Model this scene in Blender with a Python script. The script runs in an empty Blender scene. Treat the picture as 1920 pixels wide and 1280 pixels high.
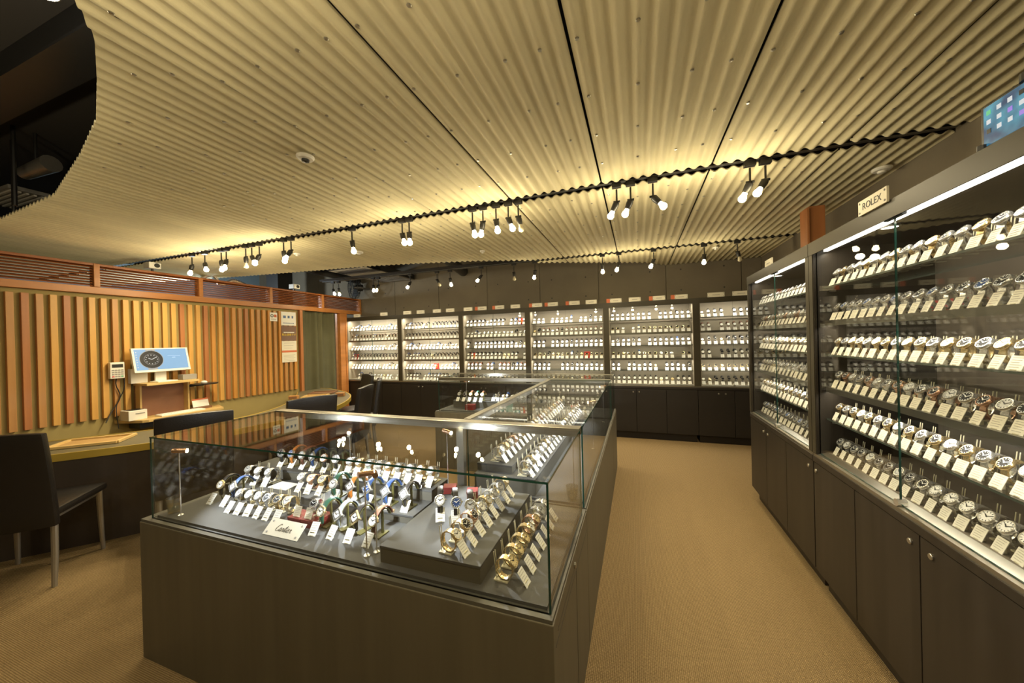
import bpy, bmesh, math, random
from mathutils import Vector, Matrix
random.seed(7)
PI = math.pi
sc = bpy.context.scene
COL = sc.collection

# ------------------------------------------------------------------ camera, world, lights, exposure
def v3(*a): return Vector(a)
YAW, PIT, ROL = -0.34132, -0.003768, -0.0248025
fw = v3(math.sin(YAW)*math.cos(PIT), math.cos(YAW)*math.cos(PIT), math.sin(PIT))
r0 = fw.cross(v3(0, 0, 1)).normalized(); u0 = r0.cross(fw)
rt = math.cos(ROL)*r0 + math.sin(ROL)*u0; up = rt.cross(fw)
cam = bpy.data.objects.new('camera', bpy.data.cameras.new('camera'))
COL.objects.link(cam)
cam.matrix_world = Matrix(((rt.x, up.x, -fw.x, 0), (rt.y, up.y, -fw.y, 0), (rt.z, up.z, -fw.z, 1.45), (0, 0, 0, 1)))
cam.data.sensor_width = 36; cam.data.lens = 660.4/1920*36; cam.data.clip_start = .05
sc.camera = cam
sc.view_settings.view_transform = 'Standard'; sc.view_settings.look = 'None'
sc.view_settings.gamma = 1; sc.view_settings.use_curve_mapping = False
sc.view_settings.exposure = 0.0
sc.cycles.transparent_max_bounces = 28
sc.cycles.max_bounces = 7; sc.cycles.diffuse_bounces = 4; sc.cycles.glossy_bounces = 4
sc.cycles.caustics_reflective = False; sc.cycles.caustics_refractive = False
sc.cycles.sample_clamp_indirect = 4
w = bpy.data.worlds.new('world'); sc.world = w; w.use_nodes = True
w.node_tree.nodes['Background'].inputs[0].default_value = (.9, .8, .6, 1)
w.node_tree.nodes['Background'].inputs[1].default_value = .03

WARM = (1.0, .83, .52); NEUT = (1.0, .90, .72); COOL = (.80, .92, 1.0)
P_TRACK, P_DOWN, P_BACK, P_RIGHT, P_POLE = 3.0, 26.0, 5.5, 2.5, 18.0
def lamp(name, kind, loc, power, color, size=.03, rot=(0, 0, 0), **kw):
    l = bpy.data.lights.new(name, kind); l.energy = power; l.color = color
    if kind == 'AREA':
        l.shape = 'RECTANGLE'; l.size = size[0]; l.size_y = size[1]
    else: l.shadow_soft_size = size
    for k, q in kw.items(): setattr(l, k, q)
    o = bpy.data.objects.new(name, l); COL.objects.link(o); o.location = loc; o.rotation_euler = rot
    return o
# lamps over the entrance void and the office behind the screen
lamp('void_lamp', 'POINT', (-2.15, .55, 2.74), 5, NEUT, .05)
lamp('office_lamp', 'POINT', (-6.5, 3.7, 2.30), 110, COOL, .06)
# bulb position (X, stem X, Y, bulb Y offset) of every track lamp
TRACK1 = [(-4.66, -4.68), (-4.44, -4.38), (-4.17, -4.18), (-4.09, -4.08), (-3.79, -3.79), (-3.70, -3.64), (-3.59, -3.63),
          (-3.25, -3.24), (-3.15, -3.21), (-2.40, -2.38), (-1.86, -1.82), (-1.79, -1.77), (-1.20, -1.18), (-1.11, -1.14),
          (-1.0, -.98), (-.90, -.86), (-.82, -.80), (-.11, -.16), (-.02, -.06), (.12, .20), (.67, .63), (.75, .69)]
TRACK2 = [(-.39, -.39), (-.19, -.22), (.21, .17), (.75, .74), (1.08, 1.10), (-1.27, -1.29), (-1.57, -1.56), (-2.06, -2.15),
          (-2.56, -2.55), (-2.78, -2.73), (-3.25, -3.32), (-3.95, -3.92), (-3.85, -3.87), (-4.78, -4.73), (-4.66, -4.66)]
OFF1, OFF2 = {4, 16}, {4, 6, 9}
Y1, Y2, ZB = 2.52, 4.57, 2.285

# ------------------------------------------------------------------ materials
M = {}
def new_mat(name):
    m = bpy.data.materials.new(name); m.use_nodes = True
    return m, m.node_tree, m.node_tree.nodes['Principled BSDF']
def mat(name, col, rough=.5, metal=0., var=0., scale=8., stretch=(1, 1, 1), bump=0., bscale=None, spec=.5, coat=0., alpha=1., emit=None, estr=0.):
    m, nt, b = new_mat(name)
    b.inputs['Base Color'].default_value = (*col, 1); b.inputs['Roughness'].default_value = rough
    b.inputs['Metallic'].default_value = metal; b.inputs['Specular IOR Level'].default_value = spec
    b.inputs['Coat Weight'].default_value = coat
    if emit: b.inputs['Emission Color'].default_value = (*emit, 1); b.inputs['Emission Strength'].default_value = estr
    if var or bump:
        tc = nt.nodes.new('ShaderNodeTexCoord'); mp = nt.nodes.new('ShaderNodeMapping')
        mp.inputs['Scale'].default_value = stretch
        nt.links.new(tc.outputs['Object'], mp.inputs['Vector'])
        n = nt.nodes.new('ShaderNodeTexNoise'); n.inputs['Scale'].default_value = scale; n.inputs['Detail'].default_value = 6
        nt.links.new(mp.outputs[0], n.inputs['Vector'])
        if var:
            r = nt.nodes.new('ShaderNodeValToRGB'); e = r.color_ramp.elements
            e[0].position = .3; e[1].position = .7
            e[0].color = (*[c*(1-var) for c in col], 1); e[1].color = (*[min(1, c*(1+var)) for c in col], 1)
            nt.links.new(n.outputs['Fac'], r.inputs[0]); nt.links.new(r.outputs[0], b.inputs['Base Color'])
        if bump:
            n2 = n
            if bscale:
                n2 = nt.nodes.new('ShaderNodeTexNoise'); n2.inputs['Scale'].default_value = bscale
                nt.links.new(mp.outputs[0], n2.inputs['Vector'])
            bp = nt.nodes.new('ShaderNodeBump'); bp.inputs['Strength'].default_value = bump; bp.inputs['Distance'].default_value = .01
            nt.links.new(n2.outputs['Fac'], bp.inputs['Height']); nt.links.new(bp.outputs[0], b.inputs['Normal'])
    M[name] = m; return m
def glass(name, tint, base=.045):
    m = bpy.data.materials.new(name); m.use_nodes = True; nt = m.node_tree; N = nt.nodes
    N.clear(); out = N.new('ShaderNodeOutputMaterial'); mx = N.new('ShaderNodeMixShader')
    tr = N.new('ShaderNodeBsdfTransparent'); tr.inputs[0].default_value = (*tint, 1)
    gl = N.new('ShaderNodeBsdfGlossy'); gl.inputs['Roughness'].default_value = .0
    lw = N.new('ShaderNodeLayerWeight'); lw.inputs['Blend'].default_value = .5
    p = N.new('ShaderNodeMath'); p.operation = 'POWER'; p.inputs[1].default_value = 5
    a = N.new('ShaderNodeMath'); a.operation = 'MULTIPLY_ADD'; a.inputs[1].default_value = 1-base; a.inputs[2].default_value = base
    nt.links.new(lw.outputs['Facing'], p.inputs[0]); nt.links.new(p.outputs[0], a.inputs[0])
    nt.links.new(a.outputs[0], mx.inputs[0]); nt.links.new(tr.outputs[0], mx.inputs[1]); nt.links.new(gl.outputs[0], mx.inputs[2])
    nt.links.new(mx.outputs[0], out.inputs[0]); M[name] = m; return m
glass('glass', (.985, .995, .99)); glass('clear', (.90, .92, .88), .28)
mat('glass_edge', (.014, .06, .047), .15, spec=.6)
mat('shelf_steel', (.20, .19, .16), .3, .8)
mat('shelf_edge', (.07, .085, .07), .2, spec=.6)
mat('ceiling_board', (.66, .60, .40), .85, var=.10, scale=5, stretch=(1, .3, 1), bump=.25, bscale=60)
mat('soffit', (.03, .026, .022), .9)
mat('black_metal', (.015, .014, .013), .45)
mat('dark_metal', (.03, .03, .03), .35, .5)
mat('concrete', (.165, .140, .098), .85, var=.14, scale=1.6, bump=.1, bscale=30)
mat('plaster', (.33, .26, .10), .9, var=.05, scale=4)
mat('plaster_dark', (.30, .265, .15), .9, var=.06, scale=4)
mat('office_wall', (.16, .21, .23), .9)
mat('wood_orange', (.56, .26, .055), .42, var=.16, scale=14, stretch=(1, 1, .06))
mat('wood_amber', (.62, .34, .085), .42, var=.14, scale=14, stretch=(1, 1, .06))
mat('wood_red', (.42, .165, .055), .42, var=.18, scale=14, stretch=(1, 1, .06))
mat('wood_brown', (.47, .235, .075), .42, var=.16, scale=14, stretch=(1, 1, .06))
mat('wood_louvre', (.30, .095, .024), .4, var=.16, scale=14, stretch=(1, .06, 1))
mat('wood_rail', (.46, .185, .05), .4, var=.14, scale=14, stretch=(1, .06, 1))
mat('wood_light', (.60, .42, .17), .45, var=.10, scale=12, stretch=(1, .08, 1))
mat('brass', (.62, .44, .08), .38, .35, var=.06, scale=4)
mat('desk_top', (.115, .10, .055), .45, var=.1, scale=6)
mat('desk_panel', (.055, .043, .035), .4, var=.15, scale=10, stretch=(1, 1, .1))
mat('base_wood', (.105, .092, .063), .5, var=.10, scale=22, stretch=(1, 1, .05))
mat('cab_wood', (.029, .023, .0165), .45, spec=.25, var=.16, scale=18, stretch=(1, 1, .06))
mat('cab_dark', (.012, .009, .007), .5, var=.1, scale=10)
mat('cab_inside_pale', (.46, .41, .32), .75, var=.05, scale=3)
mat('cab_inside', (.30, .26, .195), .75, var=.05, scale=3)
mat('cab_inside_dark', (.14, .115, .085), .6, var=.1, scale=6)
mat('steel_trim', (.44, .42, .36), .28, .9)
mat('bronze_trim', (.040, .034, .021), .45, spec=.3)
mat('leather', (.012, .010, .009), .38, bump=.12, scale=120)
mat('alu', (.42, .40, .36), .38, .8)
mat('steel', (.88, .87, .84), .2, .85)
mat('gold', (.84, .67, .38), .22, .88)
mat('rose', (.72, .44, .30), .25, .9)
mat('dial_white', (.85, .84, .80), .35); mat('dial_black', (.012, .012, .013), .5, spec=.15); mat('dial_blue', (.03, .07, .22), .5, spec=.15)
mat('dial_gold', (.72, .58, .30), .35); mat('dial_silver', (.55, .55, .54), .35)
mat('marker_light', (.9, .9, .88), .3); mat('marker_dark', (.03, .03, .03), .3)
mat('crystal', (.9, .9, .9), .05, alpha=1)
for n, c in dict(black=(.015, .013, .012), blue=(.03, .07, .20), green=(.02, .09, .06), orange=(.50, .17, .03), brown=(.14, .055, .03), grey=(.25, .28, .30)).items():
    mat('strap_'+n, c, .45)
mat('stitch', (.6, .6, .55), .6)
mat('paper', (.80, .76, .64), .7); mat('paper_white', (.86, .85, .80), .7)
mat('ink', (.03, .028, .03), .7); mat('print_grey', (.40, .37, .32), .7); mat('print_blue', (.08, .14, .3), .7)
mat('acrylic', (.62, .58, .42), .2, spec=.5); mat('olive_pad', (.085, .078, .022), .5)
mat('red', (.52, .035, .025), .4); mat('maroon', (.15, .018, .016), .4); mat('teal', (.12, .40, .38), .5)
mat('pad', (.052, .052, .050), .7, var=.06, scale=30); mat('pad_side', (.075, .07, .055), .55)
mat('white_plastic', (.80, .78, .72), .4); mat('grille_grey', (.13, .115, .09), .6); mat('grey_plastic', (.30, .29, .27), .5); mat('black_plastic', (.02, .02, .02), .4)
mat('curtain', (.095, .09, .043), .85, var=.08, scale=5)
mat('tan_leather', (.42, .26, .10), .5, var=.08, scale=10)
mat('tan_dark', (.20, .10, .05), .5)
mat('board_brown', (.27, .13, .075), .5, var=.1, scale=6)
mat('poster_brown', (.20, .12, .09), .7); mat('poster_yellow', (.85, .62, .05), .7); mat('poster_red', (.62, .16, .07), .7)
mat('screen_blue', (.10, .2, .4), .3, emit=(.20, .37, .66), estr=.55)
mat('screen_pale', (.10, .2, .4), .3, emit=(.62, .72, .88), estr=.8)
mat('screen_dark', (.01, .01, .01), .3, emit=(.03, .03, .035), estr=.5)
mat('screen_grey', (.1, .1, .1), .3, emit=(.35, .36, .38), estr=.8)
mat('screen_green', (.1, .1, .1), .3, emit=(.08, .7, .3), estr=.7)
mat('screen_purple', (.1, .1, .1), .3, emit=(.35, .2, .9), estr=.7)
mat('screen_white', (.1, .1, .1), .3, emit=(.8, .85, .9), estr=.7)
mat('key_green', (.1, .4, .2), .5); mat('key_red', (.6, .1, .1), .5)
mat('bulb_on', (1, .9, .6), .3, emit=(1, .86, .5), estr=30); mat('bulb_off', (.55, .50, .36), .15)
mat('strip_on', (1, .95, .85), .3, emit=(1, .93, .78), estr=6)
for n in ('bulb_on', 'strip_on', 'screen_blue', 'screen_pale', 'screen_white', 'screen_grey'):
    M[n].cycles.emission_sampling = 'NONE'
mat('water', (.75, .78, .74), .05); mat('fan_blade', (.012, .013, .012), .4); mat('fan_black', (.006, .006, .006), .6)
def tablet_screen():
    m, nt, b = new_mat('tablet_screen')
    tc = nt.nodes.new('ShaderNodeTexCoord'); n = nt.nodes.new('ShaderNodeTexNoise'); n.inputs['Scale'].default_value = 14; n.inputs['Detail'].default_value = 2
    r = nt.nodes.new('ShaderNodeValToRGB'); e = r.color_ramp.elements
    e[0].color = (.01, .05, .14, 1); e[1].color = (.10, .45, .60, 1); e[0].position = .35; e[1].position = .7
    nt.links.new(tc.outputs['Object'], n.inputs['Vector']); nt.links.new(n.outputs['Fac'], r.inputs[0])
    nt.links.new(r.outputs[0], b.inputs['Emission Color']); b.inputs['Emission Strength'].default_value = .9
    b.inputs['Base Color'].default_value = (.01, .02, .03, 1); b.inputs['Roughness'].default_value = .2
    m.cycles.emission_sampling = 'NONE'; M['tablet_screen'] = m
tablet_screen()
def carpet():
    m, nt, b = new_mat('carpet'); N = nt.nodes; L = nt.links
    tc = N.new('ShaderNodeTexCoord')
    wv = N.new('ShaderNodeTexWave'); wv.bands_direction = 'X'; wv.inputs['Scale'].default_value = 40; wv.inputs['Distortion'].default_value = 1.2; wv.inputs['Detail'].default_value = 2; wv.inputs['Detail Scale'].default_value = 9
    w2 = N.new('ShaderNodeTexWave'); w2.bands_direction = 'Y'; w2.inputs['Scale'].default_value = 46; w2.inputs['Distortion'].default_value = 2.0; w2.inputs['Detail Scale'].default_value = 6
    ns = N.new('ShaderNodeTexNoise'); ns.inputs['Scale'].default_value = 120
    for q in (wv, w2, ns): L.new(tc.outputs['Object'], q.inputs['Vector'])
    mul = N.new('ShaderNodeMath'); mul.operation = 'MULTIPLY'; L.new(wv.outputs['Fac'], mul.inputs[0]); L.new(w2.outputs['Fac'], mul.inputs[1])
    ad = N.new('ShaderNodeMath'); ad.operation = 'MULTIPLY_ADD'; ad.inputs[1].default_value = .55; L.new(ns.outputs['Fac'], ad.inputs[0]); L.new(mul.outputs[0], ad.inputs[2])
    r = N.new('ShaderNodeValToRGB'); e = r.color_ramp.elements
    e[0].position = .2; e[0].color = (.16, .108, .05, 1); e[1].position = .95; e[1].color = (.42, .30, .155, 1)
    L.new(ad.outputs[0], r.inputs[0]); L.new(r.outputs[0], b.inputs['Base Color'])
    bp = N.new('ShaderNodeBump'); bp.inputs['Strength'].default_value = .8; bp.inputs['Distance'].default_value = .006
    L.new(ad.outputs[0], bp.inputs['Height']); L.new(bp.outputs[0], b.inputs['Normal'])
    b.inputs['Roughness'].default_value = .95; b.inputs['Specular IOR Level'].default_value = .15; M['carpet'] = m
carpet()

# ------------------------------------------------------------------ mesh helpers
def basis(d, hint=(0, 0, 1)):
    d = Vector(d).normalized(); h = Vector(hint)
    if abs(d.dot(h)) > .98: h = Vector((1, 0, 0))
    a = h.cross(d).normalized(); return a, d.cross(a)
class MB:
    def __init__(s): s.v, s.f, s.m = [], [], []
    def add(s, vs, fs, m=0):
        n = len(s.v); s.v += [tuple(x) for x in vs]; s.f += [tuple(n+i for i in f) for f in fs]
        s.m += (m if isinstance(m, list) else [m]*len(fs)); return s
    def box(s, x0, x1, y0, y1, z0, z1, m=0, T=None):
        x0, x1 = sorted((x0, x1)); y0, y1 = sorted((y0, y1)); z0, z1 = sorted((z0, z1))
        vs = [Vector((x, y, z)) for z in (z0, z1) for y in (y0, y1) for x in (x0, x1)]
        if T is not None: vs = [T @ q for q in vs]
        return s.add(vs, [(0, 2, 3, 1), (4, 5, 7, 6), (0, 1, 5, 4), (2, 6, 7, 3), (0, 4, 6, 2), (1, 3, 7, 5)], m)
    def pane(s, x0, x1, y0, y1, z0, z1, m=0, me=1):
        d = [abs(x1-x0), abs(y1-y0), abs(z1-z0)]; k = d.index(min(d))
        mm = {0: [me, me, me, me, m, m], 1: [me, me, m, m, me, me], 2: [m, m, me, me, me, me]}[k]
        return s.box(x0, x1, y0, y1, z0, z1, mm)
    def cyl(s, p0, p1, r0, r1=None, n=12, m=0, caps=True):
        p0, p1 = Vector(p0), Vector(p1); r1 = r0 if r1 is None else r1
        a, b = basis(p1-p0); vs = []
        for p, r in ((p0, r0), (p1, r1)):
            vs += [p + r*(math.cos(2*PI*i/n)*a + math.sin(2*PI*i/n)*b) for i in range(n)]
        fs = [(i, (i+1) % n, n+(i+1) % n, n+i) for i in range(n)]
        if caps: fs += [tuple(range(n-1, -1, -1)), tuple(range(n, 2*n))]
        return s.add(vs, fs, m)
    def lathe(s, o, ax, prof, n=20, m=0):
        o = Vector(o); d = Vector(ax).normalized(); a, b = basis(d); vs = []; fs = []; mm = []
        for (r, h, *k) in prof:
            vs += [o + d*h + r*(math.cos(2*PI*i/n)*a + math.sin(2*PI*i/n)*b) for i in range(n)]
        for j in range(len(prof)-1):
            mk = prof[j+1][2] if len(prof[j+1]) > 2 else m
            for i in range(n):
                fs.append((j*n+i, j*n+(i+1) % n, (j+1)*n+(i+1) % n, (j+1)*n+i)); mm.append(mk)
        return s.add(vs, fs, mm)
    def tube(s, pts, r, n=6, m=0, up=(0, 0, 1)):
        pts = [Vector(p) for p in pts]; vs = []; fs = []
        for i, p in enumerate(pts):
            d = pts[min(i+1, len(pts)-1)] - pts[max(i-1, 0)]; a, b = basis(d, up)
            rr = r[i] if isinstance(r, (list, tuple)) else r
            vs += [p + rr*(math.cos(2*PI*k/n)*a + math.sin(2*PI*k/n)*b) for k in range(n)]
        for i in range(len(pts)-1):
            fs += [(i*n+k, i*n+(k+1) % n, (i+1)*n+(k+1) % n, (i+1)*n+k) for k in range(n)]
        fs += [tuple(range(n-1, -1, -1)), tuple(range((len(pts)-1)*n, len(pts)*n))]
        return s.add(vs, fs, m)
    def prism(s, poly, z0, z1, m=0, ms=None):
        n = len(poly); vs = [(x, y, z0) for x, y in poly] + [(x, y, z1) for x, y in poly]
        ms = m if ms is None else ms
        fs = [tuple(range(n-1, -1, -1)), tuple(range(n, 2*n))] + [(i, (i+1) % n, n+(i+1) % n, n+i) for i in range(n)]
        return s.add(vs, fs, [m, m]+[ms]*n)
    def ribbon(s, path, wdt, th, m=0, closed=False):
        # path in the local YZ plane (y, z, nx?, thickness factor); the band is wdt wide along X
        n = len(path); vs = []; fs = []
        for i, q in enumerate(path):
            y, z = q[0], q[1]; k = q[2] if len(q) > 2 else 1
            a = path[(i+1) % n] if closed or i < n-1 else q; b = path[i-1] if closed or i > 0 else q
            t = Vector((0, a[0]-b[0], a[1]-b[1])).normalized(); nn = Vector((0, -t.z, t.y))
            c = Vector((0, y, z)); h = th*.5*k; w2 = wdt*.5*(.94 if k < 1 else 1)
            for (sx, sn) in ((-1, -1), (1, -1), (1, .6), (.35, 1.15), (-.35, 1.15), (-1, .6)): vs.append(c + Vector((sx*w2, 0, 0)) + nn*h*sn)
        K = 6
        for i in range(n if closed else n-1):
            j = (i+1) % n; fs += [(i*K+k, i*K+(k+1) % K, j*K+(k+1) % K, j*K+k) for k in range(K)]
        if not closed: fs += [tuple(range(K-1, -1, -1)), tuple(range((n-1)*K, n*K))]
        return s.add(vs, fs, m)
    def put(s, o, T, mmap):
        n = len(s.v); s.v += [tuple(T @ Vector(q)) for q in o.v]
        s.f += [tuple(n+i for i in f) for f in o.f]; s.m += [mmap[k] for k in o.m]
    def mesh(s, name, mats, smooth=False, bevel=0., ang=35):
        me = bpy.data.meshes.new(name); me.from_pydata(s.v, [], s.f)
        for q in mats: me.materials.append(M[q])
        me.polygons.foreach_set('material_index', s.m)
        bm = bmesh.new(); bm.from_mesh(me)
        bmesh.ops.recalc_face_normals(bm, faces=bm.faces)
        if bevel:
            ed = [e for e in bm.edges if len(e.link_faces) == 2 and e.calc_face_angle(0) > .6]
            bmesh.ops.bevel(bm, geom=ed, offset=bevel, segments=2, affect='EDGES', profile=.6, clamp_overlap=True)
        if smooth:
            for f in bm.faces: f.smooth = True
            for e in bm.edges:
                if len(e.link_faces) == 2 and e.calc_face_angle(0) > math.radians(ang): e.smooth = False
        bm.to_mesh(me); bm.free(); return me
    def build(s, name, mats, parent=None, smooth=False, bevel=0., loc=None, ang=35):
        if isinstance(mats, str): mats = [mats]
        return link(name, s.mesh(name, mats, smooth, bevel, ang), parent, loc)
def link(name, data, parent=None, loc=None):
    o = bpy.data.objects.new(name, data); COL.objects.link(o)
    if parent is not None: o.parent = parent
    if loc is not None: o.location = loc
    return o
def tag(o, label, cat, group=None, kind=None):
    o['label'] = label; o['category'] = cat
    if group: o['group'] = group
    if kind: o['kind'] = kind
    return o
def thing(name, label, cat, loc=(0, 0, 0), rz=0., group=None):
    o = bpy.data.objects.new(name, None); COL.objects.link(o); o.location = loc; o.rotation_euler = (0, 0, rz)
    o.empty_display_size = .05
    return tag(o, label, cat, group)
def struct(o): o['kind'] = 'structure'; return o
KIDS = {}
def dup(root, kids, loc, rz, label, group=None):
    r = root.copy(); COL.objects.link(r); r.location = loc; r.rotation_euler = (0, 0, rz); r['label'] = label
    if group: r['group'] = group
    for c in kids:
        k = c.copy(); COL.objects.link(k); k.parent = r
    return r
ORD = ['first', 'second', 'third', 'fourth', 'fifth', 'sixth', 'seventh', 'eighth', 'ninth', 'tenth', 'eleventh', 'twelfth', 'thirteenth',
       'fourteenth', 'fifteenth', 'sixteenth', 'seventeenth', 'eighteenth', 'nineteenth', 'twentieth', 'twenty-first', 'twenty-second']
def text_mesh(name, body, size, matname, extrude=.0004, align='CENTER'):
    cu = bpy.data.curves.new(name, 'FONT'); cu.body = body; cu.size = size; cu.extrude = extrude
    cu.align_x = align; cu.align_y = 'CENTER'; cu.resolution_u = 3
    o = bpy.data.objects.new(name, cu); COL.objects.link(o)
    dg = bpy.context.evaluated_depsgraph_get()
    me = bpy.data.meshes.new_from_object(o.evaluated_get(dg)); bpy.data.objects.remove(o)
    me.materials.clear(); me.materials.append(M[matname]); me.name = name
    return me
def interp(x, xs, ys):
    if x <= xs[0]: return ys[0]
    for i in range(len(xs)-1):
        if x <= xs[i+1]:
            t = (x-xs[i])/(xs[i+1]-xs[i]); t2 = t
            return ys[i]*(1-t2)+ys[i+1]*t2
    return ys[-1]
def catmull(pts, k=6, closed=False):
    out = []; n = len(pts)
    for i in range(n if closed else n-1):
        p = [Vector(pts[j % n] if closed else pts[min(max(j, 0), n-1)]) for j in (i-1, i, i+1, i+2)]
        for q in range(k):
            t = q/k
            out.append(.5*((2*p[1]) + (p[2]-p[0])*t + (2*p[0]-5*p[1]+4*p[2]-p[3])*t*t + (3*p[1]-p[0]-3*p[2]+p[3])*t**3))
    if not closed: out.append(Vector(pts[-1]))
    return out

# ------------------------------------------------------------------ setting: floor, walls
XR, YB, XL = 1.62, 5.68, -5.25
struct(MB().box(-8.2, XR+.1, -3.2, YB+.1, -.1, 0).build('floor', 'carpet'))
struct(MB().box(-8.2, XR+.1, -3.2, YB+.1, 3.10, 3.2).build('ceiling_soffit', 'soffit')).name = 'ceiling'
ceiling = bpy.data.objects['ceiling']
wr = struct(MB().box(XR, XR+.1, -3.2, YB+.1, 0, 3.1).build('wall_right', 'concrete'))
wb = struct(MB().box(-8.2, XR, YB+.012, YB+.1, 0, 3.1).build('wall_back', 'concrete'))
JX = [-8.2, -6.33, -5.36, -4.39, -3.42, -2.45, -1.5, -.55, .42, 1.38, XR]
for i in range(len(JX)-1):
    q = MB().box(JX[i]+.004, JX[i+1]-.004, YB-.012, YB+.012, 0, 3.1)
    q.build('concrete_panel', 'concrete', wb)
    for xo in (.2, .75):
        for zz in (2.12, 2.42):
            x = JX[i]+xo
            if -5.1 < x < 1.3:
                MB().lathe((x, YB-.012, zz), (0, -1, 0), [(.011, .001), (.011, .002), (.008, .003), (.0, .003)], 10).build('tie_plug', 'dark_metal', wb)
struct(MB().box(-8.2, XR+.1, -3.2, -3.1, 0, 3.1).build('wall_front', 'plaster_dark'))
struct(MB().box(-8.2, -8.1, -3.2, YB, 0, 3.1).build('wall_office', 'office_wall'))
wl = struct(MB().box(XL-.09, XL, -1.6, 4.30, 0, 2.05).build('wall_left', 'plaster'))
# vertical timber slats, one object each
slat_me = {k: MB().box(0, .035, -.0225, .0225, 0, 1.245).mesh('slat', [k], bevel=.003) for k in ('wood_orange', 'wood_amber', 'wood_red', 'wood_brown')}
pat = ['wood_brown', 'wood_orange', 'wood_amber', 'wood_red', 'wood_brown', 'wood_amber', 'wood_brown', 'wood_orange', 'wood_red', 'wood_amber']
for i in range(-8, 34):
    y = 1.451 + i*.0835
    o = link('slat', slat_me[pat[(i*3+i//4) % 10]], wl, (XL, y, .745))
MB().box(XL, XL+.05, 4.285, 4.335, 0, 2.03).build('corner_post', 'wood_red', wl, bevel=.004)
# timber frame of the doorway next to the curtain
t1 = struct(MB().box(XL-.08, XL+.04, 5.12, 5.24, 0, 2.04).box(XL-.02, XL+.05, 5.24, 5.28, 0, 2.04).build('trim_1', 'wood_rail', bevel=.004))
t2 = struct(MB().box(XL-.08, XL+.05, -1.6, 5.66, 2.03, 2.10).build('trim_2', 'wood_rail', bevel=.004))
# louvre screen over the slatted wall
lou = thing('louvre_screen', 'red brown timber louvre screen running above the slatted wall', 'louvre', (XL, 0, 2.10))
posts = [-1.55, -.75, .15, 1.07, 1.985, 2.90, 3.81, 4.74, 5.63]
for y in posts: MB().box(-.03, .055, y-.022, y+.022, 0, .235).build('post', 'wood_rail', lou, bevel=.003)
MB().box(-.03, .05, -1.6, 5.65, .215, .24).build('top_rail', 'wood_louvre', lou, bevel=.003)
for a, b in zip(posts[:-1], posts[1:]):
    me = MB().box(-.024, .024, 0, b-a-.044, -.0035, .0035, T=Matrix.Rotation(math.radians(24), 4, 'Y')).mesh('louvre_slat', ['wood_louvre'])
    for k in range(8):
        link('louvre_slat', me, lou, (.012, a+.022, .022+k*.0265))

# ------------------------------------------------------------------ corrugated ceiling boards
PW, AMP, ZC = .0667, .0088, 2.5
def wave(x): return ZC + AMP*math.cos(2*PI*(x-.46)/PW)
HX = [-8, -6, -5.3, -4.68, -3.66, -2.79, -2.3, -1.955, -1.7, -1.52, -1.42, -1.36, -1.345, -1.33]
HY = [.75, 1.12, 1.23, 1.27, 1.21, 1.016, .89, .762, .66, .54, .40, .10, -.6, -3.0]
EX = [-8, -5.5, -4.17, -3.33, -2.7, -2.0, -1.27, 9]
EY = [3.2, 3.6, 3.765, 3.864, 4.0, 4.2, 4.503, 4.53]
FX = [-1.35, -.9, -.45, .134, .42]
FY = [4.615, 4.82, 5.06, 5.336, YB-.02]
BANDS = [(lambda x: interp(x, HX, HY), lambda x: 2.474), (lambda x: 2.566, lambda x: interp(x, EX, EY)), (lambda x: 4.612, lambda x: interp(x, FX, FY))]
edges = [.46 + .667*k for k in range(-13, 2)] + [XR-.005]
screws_left = 290
screw_me = MB().lathe((0, 0, 0), (0, 0, -1), [(.0, -.002), (.008, 0), (.0085, .0015), (.006, .004), (.0, .0045)], 8).mesh('screw', ['steel_trim'], True)
for bi, (lo, hi) in enumerate(BANDS):
    for k in range(len(edges)-1):
        g = .006 if k >= 10 else .0012
        xa, xb = edges[k]+g, edges[k+1]-g
        if k == len(edges)-2: xb = XR-.004
        n = max(4, int((xb-xa)/PW*10)); q = MB(); rows = []
        for i in range(n+1):
            x = xa+(xb-xa)*i/n; a, b = lo(x), hi(x)
            if b-a < .02: rows.append(None); continue
            z = wave(x); j = len(q.v)
            q.v += [(x, a, z), (x, b, z), (x, a, z+.007), (x, b, z+.007)]; rows.append(j)
        for i in range(n):
            a, b = rows[i], rows[i+1]
            if a is None or b is None: continue
            for f in ((a, a+1, b+1, b), (a+2, b+2, b+3, a+3), (a, b, b+2, a+2), (a+1, a+3, b+3, b+1)): q.f.append(f); q.m.append(0)
        if not q.f: continue
        p = q.build('ceiling_board', 'ceiling_board', ceiling, smooth=True, ang=40)
        if k >= 8:
            for c in range(4):
                x = xa + .05 + c*.18; x = .46 + (round((x-.46)/PW-.5)+.5)*PW
                if x > XR-.03: continue
                y = lo(x)+.10 + (.12 if c % 2 else 0)
                if bi == 0: y = max(y, .62)
                while y < hi(x)-.04 and screws_left > 0:
                    link('screw', screw_me, p, (x, y, wave(x))); screws_left -= 1
                    y += .31
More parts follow.
